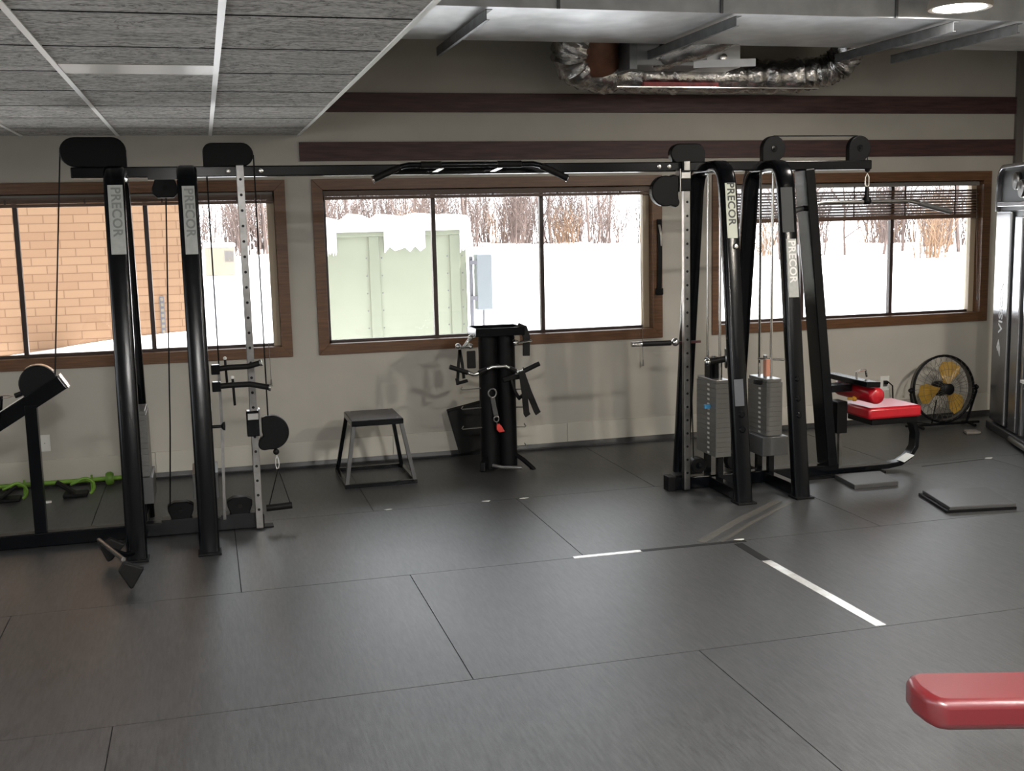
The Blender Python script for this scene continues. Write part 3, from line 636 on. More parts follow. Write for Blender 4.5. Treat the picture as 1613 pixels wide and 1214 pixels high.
# weight stacks
def stack(x0, x1, y0, y1, z0, n, ph, pedz, pedm=.03, mark=-1):
    yc = (y0+y1)/2; xc = (x0+x1)/2
    zt = z0+n*ph
    o = build(MB().box(x0+.004, x1-.004, y0+.004, y1-.004, zt, zt+.022), 'stack_head', M['plate'], cm, bevel=.003)
    for k in range(n):
        pl = MB(); pl.box(x0, x1, y0, y1, z0+k*ph+.0005, z0+(k+1)*ph-.0005); pl.mi = 1
        if mark: pl.box(x0-.0008, x0+.0002, yc-.05, yc-.02, z0+k*ph+ph*.3, z0+k*ph+ph*.72)
        build(pl, 'weight_plate', [M['plate'], M['platew']], o)
    for s in (-1, 1): build(MB().cyl((xc, yc+s*(y1-y0)*.31, .06), (xc, yc+s*(y1-y0)*.31, 1.99), .0085, 10), 'guide_rod', M['chrome'], o, smooth=40)
    build(MB().cyl((xc, yc, zt+.02), (xc, yc, zt+.16), .012, 10), 'selector_stem', M['steel'], o, smooth=40)
    if pedz < z0:
        build(MB().box(x0-pedm, x1+pedm, y0-.02, y1+.02, pedz, z0-.004), 'pedestal', M['ped'], o, bevel=.004)
    for s in (-1, 1): build(MB().box(xc-.018, xc+.018, yc+s*(y1-y0)*.31-.018, yc+s*(y1-y0)*.31+.018, .07, pedz+.002), 'stack_leg', M['black'], o)
    return o
stack(-.475, -.352, 6.38, 6.66, .37, 11, .031, .22, .015, 0); stack(-.115, -.005, 6.38, 6.66, .37, 11, .031, .22, .015, 0)
s1 = stack(3.022, 3.125, 6.37, 6.655, .215, 15, .031, .215)
s2 = stack(3.372, 3.482, 6.375, 6.63, .325, 11, .031, .20, .035)
build(MB().obox((3.0, 6.45, .53), EX, EY, EZ, .04, .022, .026), 'selector_pin', M['blue'], s1, bevel=.003)
build(MB().box(3.03, 3.115, 6.47, 6.56, .70, .83), 'yoke', M['black'], s1, bevel=.006)
build(MB().tube([(3.0, 6.42, .815), (3.13, 6.42, .83)], .02, 14), 'yoke_bar', M['rubber'], s1, smooth=40); build(MB().sphere((2.99, 6.42, .815), .022), 'yoke_knob', M['chrome'], s1, smooth=60)
build(MB().lathe((3.14, 6.45, .83), (1, -.4, 0), [(0, -.018), (.062, -.018), (.068, -.008), (.058, 0), (.068, .008), (.062, .018), (.02, .018), (0, .02)], 26), 'floating_pulley', M['steel'], s1, smooth=35)
build(MB().lathe((3.15, 6.44, .75), (1, -.4, 0), [(0, -.01), (.04, -.01), (.04, .01), (0, .01)], 6), 'pulley_tag', mat('cream_tag', (.62, .52, .28), .5), s1)
build(MB().box(3.39, 3.42, 6.42, 6.46, .70, .81), 'selector_yoke', mat('copper_yoke', (.45, .20, .13), .4), s2, bevel=.003); build(MB().tube([(3.34, 6.43, .815), (3.52, 6.43, .80)], .007, 8), 'yoke_pin', M['chrome'], s2)
build(MB().obox((3.345, 6.44, .665), (1, 0, -.15), EY, (.15, 0, 1), .05, .03, .03), 'selector_pin', M['rubber'], s2, bevel=.004)
# pull-up bar
pb = build(MB().tube([(.935, 6.30, 1.955), (1.09, 6.31, 2.022), (1.13, 6.31, 2.030), (1.85, 6.31, 2.030), (1.89, 6.31, 2.022), (2.045, 6.30, 1.950)], .016, 12), 'pull_up_bar', M['black'], cm, smooth=40)
for a, b in (((.93, 6.30, 1.953), (1.08, 6.31, 2.018)), ((2.05, 6.30, 1.948), (1.90, 6.31, 2.018)), ((1.20, 6.31, 2.03), (1.315, 6.31, 2.03)), ((1.64, 6.31, 2.03), (1.78, 6.31, 2.03))): build(MB().cyl(a, b, .0195, 14), 'grip', M['rubber'], pb, smooth=40)
for p, q in (((.925, 6.30, 1.951), (.931, 6.30, 1.9535)), ((2.055, 6.30, 1.946), (2.049, 6.30, 1.9485))): build(MB().cyl(p, q, .021, 14), 'end_cap', M['chrome'], pb, smooth=40)
for x in (1.315, 1.655): build(MB().rect([(x, 6.31, 2.014), (x-.02, 6.40, 2.0), (x-.02, 6.47, 2.005)], .03, .012, EX), 'standoff', M['chrome'], pb)
# bars and pegs beside the second upright
def kbar(p, capp): 
    o = build(MB().tube(p, .0155, 12), 'hooked_handle_bar', M['rubber'], cm, smooth=40)
    build(MB().cyl(p[-1], V(p[-1])+(V(p[-1])-V(p[-2])).normalized()*.012, .019, 14), 'end_cap', M['chrome'], o, smooth=40)
    build(MB().obox(V(p[0])+V((.012, 0, 0)), EX, EY, EZ, .045, .05, .052), 'clamp', M['black'], o, bevel=.004)
kbar([(.015, 6.25, .955), (.10, 6.25, .962), (.20, 6.25, .962), (.262, 6.24, .978)], 1); kbar([(.015, 6.15, .875), (.10, 6.15, .878), (.20, 6.15, .878), (.30, 6.13, .857)], 1)
for x, y, z0, z1 in ((.085, 6.27, .872, 1.01), (.117, 6.17, .765, .917)):
    o = build(MB().cyl((x, y, z0), (x-.004, y, z1), .007, 10), 'peg', M['blackm'], cm, smooth=40); build(MB().sphere((x-.004, y, z1), .0105), 'peg_tip', M['white'], o, smooth=60)
build(MB().lathe((-.006, 6.15, .66), EX, [(0, 0), (.009, 0), (.009, .045), (.022, .055), (.024, .066), (0, .068)], 14), 'adjustment_knob', M['rubber'], cm, smooth=40)
build(MB().rect([(.045, 6.30, .96), (.045, 6.30, .66), (.03, 6.35, .1)], .02, .016, EY), 'side_brace', M['steel'], cm)
# row station arm at far left
d = V((1, 0, .606)).normalized()
ar = build(MB().rect([V((-.775, MY, .905))-d*1.55, V((-.775, MY, .905))], .055, .085, EY), 'row_arm', M['black'], cm, bevel=.005)
build(MB().rect([V((-.775, MY, .905)), V((-.775, MY, .905))+d*.014], .06, .09, EY), 'end_cap', M['chrome'], ar, bevel=.003)
build(MB().rect([V((-.93, MY, .862))-d*.30, V((-.93, MY, .862))-d*.06], .03, .006, EY), 'cover_strip', M['white'], ar)
build(MB().rect([(-.945, MY, .08), (-.945, MY, .79)], .06, .062, EY), 'row_post', M['black'], cm, bevel=.004)
build(MB().rect([(-1.9, MY, .08), (-1.9, MY, .24)], .06, .062, EY), 'row_post', M['black'], cm, bevel=.004)
pu = build(MB().prism(arc(-.898, .902, .098, 12, 300, 24)+[(-.80, .905)], EX, EZ, (0, MY, 0), .048), 'row_pulley', M['blackm'], ar, bevel=.006, smooth=35)
build(MB().rect([(x, MY, z) for x, z in arc(-.898, .902, .101, 38, 125, 12)], .05, .005, EY), 'rim_strip', M['chrome'], ar)
build(MB().tube([(-.985, MY, .852), (-1.02, MY, .84)], .014, 8), 'cable_end', M['rubber'], ar)
# foot rest of the low row
fr = build(MB().tube([(-.605, 6.02, .132), (-.455, 5.56, .145)], .011, 10), 'foot_rest', M['steel'], cm, smooth=40)
build(MB().tube([(-.52, 5.77, .138), (-.475, 5.95, .06), (-.44, 6.03, .045)], .014, 8), 'foot_rest_stay', M['black'], fr, smooth=40)
fn = (.93, -.28, .24)
for pts, y, m_ in (([(-.605, .11), (-.545, .145), (-.475, .105), (-.545, .028), (-.567, .018)], 6.0, M['rubber']), ([(-.482, .10), (-.455, .142), (-.36, .102), (-.418, .008), (-.43, .004)], 5.54, M['rubber'])):
    build(MB().prism(pts, EX, EZ, (0, y, 0), .035), 'foot_pad', m_, fr, bevel=.008)
# pulldown station on the right
build(MB().rect([(3.885, MY-.0, .08), (3.685, MY, 1.99)], .15, .066, EY), 'pulldown_mast', M['black'], cm, bevel=.006)
st = build(MB().rect([(3.4, MY+.02, .032)]+[(x, MY+.02, z) for x, z in [(4.33, .032), (4.43, .045), (4.50, .085), (4.545, .15), (4.55, .24), (4.525, .32), (4.45, .365), (4.15, .368)]], .075, .032, EY), 'seat_support', M['black'], cm, bevel=.004, smooth=40)
build(MB().box(3.7, 4.28, MY-.07, MY+.11, .0, .016), 'base_plate', M['blackm'], st)
build(MB().obox((4.455, MY-.022, .085), (1, 0, .55), EY, (-.55, 0, 1), .085, .09, .003), 'white_label', M['white'], st, label='small white instruction label')
seat = build(MB().box(4.085, 4.475, 6.335, 6.675, .385, .462), 'seat_cushion', M['red'], cm, bevel=.018, smooth=60)
build(MB().box(4.12, 4.46, 6.36, 6.65, .345, .386), 'seat_board', M['blackm'], seat, bevel=.004)
tp = build(MB().lathe((4.09, 6.25, .555), (0, 1, 0), [(0, 0), (.038, .0), (.052, .012), (.055, .03), (.055, .43), (.052, .45), (.038, .46), (0, .46)], 22), 'thigh_roller', M['red'], cm, smooth=60)
build(MB().obox((4.03, 6.47, .637), (1, 0, -.08), EY, (.08, 0, 1), .10, .52, .035), 'roller_plate', M['black'], tp, bevel=.004)
build(MB().tube([(4.0, 6.36, .65), (4.0, 6.36, .70), (4.03, 6.36, .71), (4.09, 6.40, .705), (4.10, 6.40, .66)], .007, 8), 'roller_handle', M['chrome'], tp, smooth=40)
build(MB().box(3.87, 4.02, 6.44, 6.56, .565, .61), 'roller_arm', M['black'], tp, bevel=.004)
build(MB().box(3.915, 3.99, 6.44, 6.56, .29, .50), 'height_sleeve', M['blackm'], cm, bevel=.005)
for x in (3.935, 3.975): build(MB().box(x-.011, x+.011, 6.49, 6.52, .06, .30), 'height_tube', M['steel'], cm)
build(MB().lathe((4.0, 6.46, .515), (1, -.3, 0), [(0, 0), (.008, 0), (.008, .03), (.018, .035), (.018, .055), (0, .058)], 12), 'pull_knob', mat('yellow_knob', (.62, .30, .02), .4), cm, smooth=40)
# chrome side handle on the right pole
sh = build(MB().tube([(2.50, 6.46, .945), (2.62, 6.46, .945)], .015, 12), 'side_handle', M['chrome'], cm, smooth=40)
build(MB().cyl((2.57, 6.46, .944), (2.76, 6.46, .942), .0165, 14), 'grip', M['rubber'], sh, smooth=40); build(MB().sphere((2.79, 6.46, .945), .025), 'ball_joint', M['chrome'], sh, smooth=60)
build(MB().box(2.80, 2.98, 6.50, 6.52, .928, .942), 'cross_brace', mat('dark_red_brace', (.06, .012, .012), .5), cm)

# ------------------------------------------------------------------ handles hung on the machine
def stirrup(x, y, z, label):
    t = thing('stirrup_handle', label, 'cable handle', (x, y, z-.30))
    build(MB().rect([(x+p, y, z+q) for p, q in [(0, .005), (.008, -.02), (.010, -.05), (.004, -.07), (-.004, -.07), (-.010, -.05), (-.008, -.02)]], .006, .006, EY, closed=True), 'snap_hook', M['chrome'], t)
    build(MB().rect([(x+.002, y, z-.07), (x-.060, y, z-.285)], .024, .005, EY), 'strap', M['blackm'], t); build(MB().rect([(x+.002, y, z-.07), (x+.062, y, z-.282)], .024, .005, EY), 'strap', M['blackm'], t)
    build(MB().cyl((x-.075, y, z-.295), (x+.07, y, z-.290), .0195, 14), 'grip', M['rubber'], t, smooth=40)
stirrup(.338, MY-.055, .415, 'black stirrup handle hanging on a cable beside the left silver pole')
t = thing('row_handle', 'black row handle clipped to the short arm at the left edge', 'cable handle', (-1.12, MY, .70))
build(MB().rect([(-1.03, MY, .838), (-1.06, MY, .845), (-1.095, MY, .843), (-1.10, MY, .832), (-1.06, MY, .832)], .006, .006, EY, closed=True), 'snap_hook', M['chrome'], t)
build(MB().rect([(-1.095, MY-.02, .84), (-1.115, MY-.07, .735)], .025, .006, EX), 'strap', M['blackm'], t); build(MB().rect([(-1.095, MY+.02, .84), (-1.115, MY+.07, .735)], .025, .006, EX), 'strap', M['blackm'], t)
build(MB().cyl((-1.118, MY-.085, .732), (-1.118, MY+.085, .732), .018, 14), 'grip', M['rubber'], t, smooth=40)
t = thing('lat_bar', 'long bent chrome lat bar hanging in front of the lowered blind', 'lat bar', (4.13, MY, 1.70))
build(MB().tube([(3.50, MY, 1.705), (3.785, MY, 1.775), (3.82, MY, 1.782), (4.44, MY, 1.782), (4.475, MY, 1.775), (4.76, MY, 1.705)], .0135, 12), 'bar', M['steel'], t, smooth=40)
for a, b in (((3.50, MY, 1.705), (3.75, MY, 1.766)), ((4.76, MY, 1.705), (4.52, MY, 1.764))): build(MB().cyl(a, b, .017, 12), 'grip', M['ped'], t, smooth=40)
build(MB().lathe((4.135, MY, 1.765), EZ, [(0, -.0), (.022, 0), (.03, .01), (.03, .03), (.016, .05), (.011, .11), (0, .112)], 14), 'swivel', M['blackm'], t, smooth=40)
build(MB().rect([(4.135+p, MY, 1.868+q) for p, q in [(0, 0), (.012, .02), (.013, .07), (0, .09), (-.013, .07), (-.012, .02)]], .006, .006, EY, closed=True), 'snap_hook', M['chrome'], t)

# strap and chain hanging on the window casing right of the middle window
t = thing('hanging_strap', 'dark strap with a silver buckle hanging beside the right jamb of the middle window', 'strap', (3.34, D-.03, 1.13))
build(MB().rect([(3.345, D-.026, 1.70), (3.35, D-.028, 1.45), (3.343, D-.027, 1.16)], .035, .006, EX), 'webbing', M['rubber'], t)
build(MB().rect([(3.34, D-.034, 1.66), (3.355, D-.036, 1.58), (3.36, D-.035, 1.50)], .018, .006, EX), 'buckle_strip', M['steel'], t)
build(MB().obox((3.343, D-.028, 1.155), EX, EY, EZ, .06, .02, .05), 'end_clip', M['blackm'], t, bevel=.005)
# wall plates
t = thing('blank_wall_plate', 'white blank cover plate low on the wall behind the row arm', 'wall plate', (-1.105, D-.004, .243))
build(MB().box(-1.14, -1.07, D-.007, D, .243, .356), 'plate', M['white'], t, bevel=.002); build(MB().lathe((-1.105, D-.007, .30), (0, -1, 0), [(.004, 0), (.003, .002), (0, .002)], 8), 'screw', M['steel'], t)
t = thing('power_outlet', 'cream power outlet on the wall above the red seat', 'power outlet', (5.335, D-.004, .26))
build(MB().box(5.295, 5.375, D-.007, D, .265, .385), 'plate', M['white'], t, bevel=.002); build(MB().box(5.318, 5.352, D-.010, D-.006, .30, .35), 'socket', M['head'], t, bevel=.003)

# ------------------------------------------------------------------ accessory rack
rk = thing('accessory_rack', 'black upright storage rack with wire hooks standing under the middle window', 'accessory rack', (1.91, 7.47, 0))
for x in (1.842, 1.966):
    build(MB().lathe((x, 7.47, .02), EZ, [(0, 0), (.066, 0), (.066, .93), (0, .93)], 22), 'column_tube', M['blackm'], rk, smooth=40)
mb = MB(); mb.box(1.74, 2.07, 7.36, 7.62, .955, .962)
for a in ((1.735, 2.075, 7.355, 7.363), (1.735, 2.075, 7.617, 7.625), (1.735, 1.743, 7.355, 7.625), (2.067, 2.075, 7.355, 7.625)): mb.box(*a, .945, 1.0)
build(mb, 'top_tray', M['black'], rk, bevel=.003)
def hook(x0, x1, y, z, tip):
    s = 1 if x1 > x0 else -1
    build(MB().tube([(x0, y, z), (x1-s*.006, y, z-.004), (x1, y, z+.002), (x1-s*.012, y, z+tip)], .0042, 7), 'wire_hook', M['cage'], rk, smooth=50)
for z in (.585, .45, .312): hook(1.80, 1.640, 7.45, z, .018)
for z in (.69, .563, .437, .297, .158): hook(2.02, 2.095, 7.45, z, .022)
for p in ([(1.98, 7.45, .13), (2.05, 7.40, .08), (2.105, 7.345, .025), (2.11, 7.34, .012)], [(1.80, 7.43, .10), (1.765, 7.38, .07), (1.755, 7.36, .02)], [(1.90, 7.50, .10), (1.91, 7.70, .05), (1.91, 7.78, .012)]):
    build(MB().rect(p, .035, .028, V((-.6, .8, 0)) if p[0][0] > 1.95 else (V((1, -.5, 0)) if p[0][0] < 1.85 else EX)), 'foot', M['blackm'], rk, bevel=.004)
build(MB().tube([(1.83, 7.38, .055), (1.90, 7.36, .04), (2.03, 7.35, .03)], .012, 8), 'foot_loop', M['ped'], rk, smooth=40)
# things hung on it
vb = thing('v_pull_bar', 'bent chrome pull bar with black rubber ends across the front of the storage rack', 'pull bar', (1.86, 7.33, .69))
P = [(1.548, .757), (1.705, .697), (1.725, .698), (1.835, .742), (1.93, .741), (2.015, .694), (2.035, .692), (2.163, .745)]
build(MB().tube([(x, 7.335, z) for x, z in P], .0125, 12), 'bar', M['chrome'], vb, smooth=40)
for a, b in (((1.544, .7585), (1.665, .712)), ((2.167, .7465), (2.058, .7015)), ((1.74, .704), (1.80, .728)), ((1.955, .728), (2.0, .703))): build(MB().cyl((a[0], 7.335, a[1]), (b[0], 7.335, b[1]), .0165, 14), 'grip', M['rubber'], vb, smooth=40)
build(MB().box(1.878, 1.892, 7.33, 7.42, .74, .752), 'hanger', M['steel'], vb)
t = thing('ankle_strap', 'long black looped strap hanging from the right knee of the pull bar', 'strap', (2.06, 7.34, .39))
for x1, z1 in ((2.062, .395), (2.135, .405)):
    build(MB().rect([(2.035, 7.315, .70), (2.045+(x1-2.045)*.4, 7.312, .56), (x1, 7.312, z1+.02), (x1+.012, 7.312, z1)], .010, .042, (0, 1, 0)), 'loop', M['rubber'], t, bevel=.003)
t = thing('strap_handle', 'black strap handle hanging at the left side of the storage rack', 'strap', (1.63, 7.40, .60))
for x in (1.618, 1.645): build(MB().rect([(1.63, 7.40, .862), (x, 7.40, .76), (x+(.008 if x > 1.63 else -.008), 7.40, .665)], .006, .02, EY), 'strap', M['rubber'], t)
build(MB().rect([(1.605, 7.40, .67), (1.61, 7.40, .635), (1.67, 7.36, .655)], .02, .022, EY), 'grip', M['rubber'], t, bevel=.004)
t = thing('double_handle', 'short chrome double handle hooked at the upper left of the storage rack', 'cable handle', (1.69, 7.42, .85))
build(MB().tube([(1.625, 7.42, .885), (1.66, 7.42, .872), (1.705, 7.42, .93), (1.74, 7.42, .945)], .011, 10), 'bar', M['chrome'], t, smooth=40)
for p in ((1.622, 7.42, .884), (1.71, 7.415, .938), (1.705, 7.41, .88)): build(MB().sphere(p, .019), 'ball_end', M['chrome'], t, smooth=60)
build(MB().tube([(1.64, 7.41, .875), (1.70, 7.40, .875)], .009, 8), 'cross_bar', M['chrome'], t, smooth=40)
build(MB().box(1.68, 1.74, 7.40, 7.42, .73, .85), 'pad', M['rubber'], t, bevel=.006)
t = thing('tricep_strap', 'black strap hanging over the upper right edge of the storage rack', 'strap', (2.08, 7.40, .79))
build(MB().rect([(2.03, 7.38, 1.005), (2.075, 7.375, .985), (2.09, 7.37, .93), (2.085, 7.365, .80)], .012, .05, EY), 'webbing', M['rubber'], t, bevel=.003)
t = thing('curl_handle', 'chrome hook handle at the upper right of the storage rack', 'cable handle', (2.05, 7.35, .86))
build(MB().tube([(2.0, 7.385, .905), (2.035, 7.35, .895), (2.12, 7.35, .905)], .010, 8), 'bar', M['chrome'], t, smooth=40); build(MB().sphere((2.01, 7.36, .895), .022), 'ball_end', M['chrome'], t, smooth=60)
build(MB().rect([(2.02, 7.375, 1.0), (2.025, 7.37, .90)], .014, .035, EY), 'tag', M['tanbox'], t)
t = thing('rope_loop', 'dark webbing belt with a metal ring hanging on the front of the storage rack', 'strap', (1.86, 7.38, .33))
build(MB().tube([(1.845+.028*math.cos(a), 7.385, .555+.03*math.sin(a)) for a in [2*PI*k/16 for k in range(16)]], .006, 8, closed=True), 'ring', M['steel'], t, smooth=50)
build(MB().rect([(1.845, 7.386, .53), (1.855, 7.388, .46), (1.87, 7.386, .385)], .010, .03, EY), 'webbing', M['ped'], t)
build(MB().tube([(1.868+.018*math.cos(a), 7.382, .375+.02*math.sin(a)) for a in [2*PI*k/12 for k in range(12)]], .005, 8, closed=True), 'lower_ring', M['steel'], t, smooth=50)
t = thing('red_clip_handle', 'small red clip hanging low on the front of the storage rack', 'clip', (1.885, 7.39, .27))
build(MB().prism([(1.868, .335), (1.885, .345), (1.90, .33), (1.925, .285), (1.885, .28), (1.868, .30)], EX, EZ, (0, 7.385, 0), .022), 'clip_body', M['redtape'], t, bevel=.006)
build(MB().tube([(1.87, 7.385, .36), (1.875, 7.385, .335)], .004, 6), 'clip_loop', M['steel'], t)
t = thing('forearm_pad', 'black padded cuff hanging at the right of the storage rack', 'strap', (2.02, 7.38, .57))
build(MB().rect([(1.92, 7.39, .64), (1.97, 7.375, .655), (2.06, 7.375, .662)], .03, .035, EY), 'cuff', M['rubber'], t, bevel=.006); build(MB().rect([(1.975, 7.38, .65), (2.0, 7.37, .56), (2.03, 7.375, .51), (2.06, 7.38, .53)], .03, .02, EY), 'strap', M['rubber'], t, bevel=.004)
# foam pad leaning behind
q = V((1, 0, .11)).normalized(); n_ = V((.0, -.28, 1)).normalized()
mb = MB(); o = [V((1.715, 7.93, .055)), V((1.99, 7.93, .10)), V((1.92, 7.99, .42)), V((1.645, 7.99, .365))]
mb.hexa([p for p in o]+[p+V((0, -.05, -.012)) for p in o])
tag(build(mb, 'foam_pad', M['rubber'], bevel=.006), 'black square pad leaning on the wall behind the storage rack', 'pad')

# ------------------------------------------------------------------ plyometric stool
pl = thing('plyo_box', 'open black metal step stool standing against the wall under the middle window', 'plyo box', (1.045, 7.555, 0))
bx0, bx1, by0, by1 = .82, 1.275, 7.285, 7.825; tx0, tx1, ty0, ty1, tz = .875, 1.22, 7.335, 7.76, .435
top = build(MB().box(tx0, tx1, ty0, ty1, tz-.04, tz-.004), 'top', M['black'], pl, bevel=.004)
build(MB().box(tx0+.006, tx1-.006, ty0+.006, ty1-.006, tz-.005, tz), 'top_mat', mat('scuffed_rubber_top', (.055, .05, .055), .38, var=.3, vscale=18), top)
for x, y in ((.91, 7.37), (1.185, 7.37), (.91, 7.72), (1.185, 7.72)): build(MB().lathe((x, y, tz), EZ, [(.007, 0), (.006, .003), (0, .004)], 10), 'rivet', M['steel'], top)
for a, b in (((bx0, by0), (tx0+.015, ty0+.015)), ((bx1, by0), (tx1-.015, ty0+.015)), ((bx0, by1), (tx0+.015, ty1-.015)), ((bx1, by1), (tx1-.015, ty1-.015))):
    build(MB().rect([(a[0], a[1], .01), (b[0], b[1], tz-.03)], .026, .026, EY), 'leg', M['ped'] if a[1] < 7.4 else M['black'], pl, bevel=.002)
for p, q in (((bx0-.013, by0), (bx1+.013, by0)), ((bx0-.013, by1), (bx1+.013, by1)), ((bx0, by0), (bx0, by1)), ((bx1, by0), (bx1, by1))):
    build(MB().rect([(p[0], p[1], .013), (q[0], q[1], .013)], .026, .026, EZ), 'floor_rail', M['black'], pl, bevel=.002)

# ------------------------------------------------------------------ floor plates, tape
def slab(poly, z0, z1, name, m, label, cat, bevel=.004, z=0, lip=None):
    c = V((sum(p[0] for p in poly)/len(poly), sum(p[1] for p in poly)/len(poly), z0))
    t = thing(name, label, cat, c)
    build(MB().prism(poly, EX, EY, (0, 0, (z0+z1)/2), z1-z0), 'slab', m, t, bevel=bevel)
    if lip: 
        q = [(c.x+(p[0]-c.x)*1.05-.012, c.y+(p[1]-c.y)*1.04) for p in poly]; build(MB().prism(q, EX, EY, (0, 0, lip/2), lip), 'lower_lip', M['blackm'], t)
    return t
plate_m = mat('dark_rubber_slab', (.045, .045, .046), .38, spec=.5, bump=.08, bscale=90)
slab([(3.845, 6.11), (4.15, 6.10), (4.215, 6.40), (3.885, 6.41)], 0, .03, 'foot_platform', plate_m, 'black rubber slab on the floor in front of the pulldown seat bar', 'floor plate')
slab([(4.035, 5.43), (4.435, 5.37), (4.545, 5.77), (4.135, 5.83)], .008, .034, 'foot_platform', plate_m, 'black rubber slab lying alone on the open floor at right', 'floor plate', lip=.016)
def tape(name, pts, w, m, label, cat='floor tape', z=.0006):
    mb = MB(); P = [V((a, b, z)) for a, b in pts]; mb.rect(P, .001, w, EZ)
    return tag(build(mb, name, m), label, cat)
tape('floor_tape', [(1.735, 5.322), (2.10, 5.318)], .035, M['tape'], 'short bright silver tape strip on the mat seam, nearest the middle of the floor')
tape('floor_tape', [(2.105, 5.318), (2.42, 5.313), (2.69, 5.305)], .034, M['taped'], 'worn dark tape strip on the mat seam running up to the tape corner')
tape('floor_tape', [(2.63, 5.27), (2.625, 4.95)], .05, M['taped'], 'worn dark tape strip leading from the tape corner toward the room')
tape('floor_tape', [(2.625, 4.95), (2.635, 4.4), (2.64, 3.975)], .05, M['tape'], 'long silver tape strip crossing the open floor at right')
tape('tape_residue', [(2.46, 5.36), (2.80, 5.66), (3.27, 6.02)], .05, M['smear'], 'faint pale line of tape residue running toward the right uprights')
tape('tape_residue', [(2.56, 5.33), (2.90, 5.63), (3.33, 5.97)], .028, M['smear'], 'thin faint tape residue line just beside the wider pale line', z=.0008)
random.seed(9)
for (x, y, lb) in ((.99, 6.632, 'white tape scrap stuck on the floor seam, nearest the step stool'), (1.60, 6.628, 'white tape scrap stuck on the floor seam in front of the storage rack'), (1.835, 6.615, 'white tape scrap at the junction of two floor seams'), (2.668, 5.335, 'pale tape scrap at the corner of the dark floor tape'), (5.2, 6.59, 'tape scrap on the floor seam right of the red seat'), (-1.058, 7.57, 'crumpled white scrap on the floor by the row post')):
    mb = MB(); pts = [(x+.03*math.cos(a)*random.uniform(.5, 1.2), y+.014*math.sin(a)*random.uniform(.5, 1.3)) for a in [2*PI*k/9 for k in range(9)]]
    mb.prism(pts, EX, EY, (0, 0, .0016 if y < 7 else .006), .002 if y < 7 else .012); tag(build(mb, 'tape_scrap', M['white']), lb, 'tape scrap')
tape('seam_crack', [(4.62, 6.527), (5.15, 6.575)], .012, M['taped'], 'dark strip of seam tape right of the red seat')

# ------------------------------------------------------------------ green kit behind the left station
t = thing('green_bar', 'long lime green bar lying along the foot of the window wall at left', 'exercise bar', (-1.6, 7.96, 0))
build(MB().cyl((-2.6, 7.96, .048), (-.62, 7.96, .048), .015, 12), 'bar', M['lime'], t, smooth=40)
for x in (-2.5, -.70): build(MB().lathe((x, 7.96, .048), EX, [(0, -.025), (.036, -.025), (.046, -.01), (.046, .01), (.036, .025), (0, .025)], 18), 'end_collar', M['limed'], t, smooth=40)
def push(x, y, s, label):
    t = thing('push_up_stand', label, 'exercise handle', (x, y, 0), 'green and black floor handles')
    build(MB().obox((x-.03*s, y, .055), (1, 0, -s*.75), EY, (s*.75, 0, 1), .15, .075, .02), 'paddle', M['rubber'], t, bevel=.008)
    build(MB().box(x-.05, x+.10, y-.06, y+.06, .0, .022), 'base', M['rubber'], t, bevel=.006)
    P = arc(x+.09*1, .05, .055, -60, 140, 12); build(MB().tube([(a, y-.03, b+.012) for a, b in P], .010, 8), 'curved_grip', M['lime'], t, smooth=40)
    build(MB().tube([(x+.0, y-.02, .08), (x+.08, y-.02, .11), (x+.13, y-.02, .09)], .008, 8), 'green_arm', M['lime'], t, smooth=40)
    build(MB().cyl((x+.125, y, .02), (x+.13, y, .13), .007, 8), 'green_pin', M['lime'], t, smooth=40)
push(-.92, 7.72, 1, 'green and black floor handle lying between the row post and the first upright'); push(-1.33, 7.72, -1, 'green and black floor handle lying left of the row post')

# ------------------------------------------------------------------ floor fan
fc = V((5.66, 7.74, .305)); fnv = V((-.06, -.99, .08)).normalized(); R = .265
e1 = V((-fnv.y, fnv.x, 0)).normalized()*-1; e2 = fnv.cross(e1).normalized()
if e2.z < 0: e2 = -e2
fan = thing('floor_fan', 'round floor fan with amber blades standing by the wall in the far right corner', 'fan', (5.66, 7.74, 0))
mb = MB()
def fp(a, r, h): return fc+e1*r*math.cos(a)+e2*r*math.sin(a)+fnv*h
for k in range(32):
    a = 2*PI*k/32; mb.tube([fp(a, .045, .075), fp(a, .17, .07), fp(a, R-.01, .035), fp(a, R, .0)], .0014, 4); mb.tube([fp(a, .05, -.07), fp(a, .18, -.065), fp(a, R, -.01)], .0014, 4)
for r, h in ((.10, .074), (.16, .07), (.21, .055)): mb.tube([fp(2*PI*k/36, r, h) for k in range(36)], .0016, 4, closed=True)
build(mb, 'wire_guard', M['cage'], fan)
build(MB().tube([fp(2*PI*k/48, R, 0) for k in range(48)], .010, 8, closed=True), 'rim', M['blackm'], fan, smooth=50)
build(MB().rect([fp(2*PI*k/48, R-.006, -.03) for k in range(48)], .06, .004, fnv, closed=True), 'drum_band', M['cage'], fan)
for k in range(3):
    a0 = rad(235+120*k); pts = []
    for rr, da in ((.04, -.35), (.10, -.55), (.17, -.62), (.215, -.45), (.23, -.1), (.22, .25), (.17, .38), (.10, .34), (.04, .4)): pts.append((rr, a0+da, .02*math.sin(da*2.2)))
    mb = MB(); v = [mb.bm.verts.new(fp(a, r, h+.006)) for r, a, h in pts]; w = [mb.bm.verts.new(fp(a, r, h+.002)) for r, a, h in pts]
    mb._f(v); mb._f(list(reversed(w)))
    for i in range(len(v)): mb._f([v[i], w[i], w[(i+1) % len(v)], v[(i+1) % len(v)]])
    build(mb, 'blade', M['yellow'], fan)
build(MB().lathe(fc, fnv, [(0, -.10), (.06, -.10), (.06, -.03), (.045, 0), (.045, .03), (.03, .045), (0, .05)], 22), 'motor_hub', M['blackm'], fan, smooth=40)
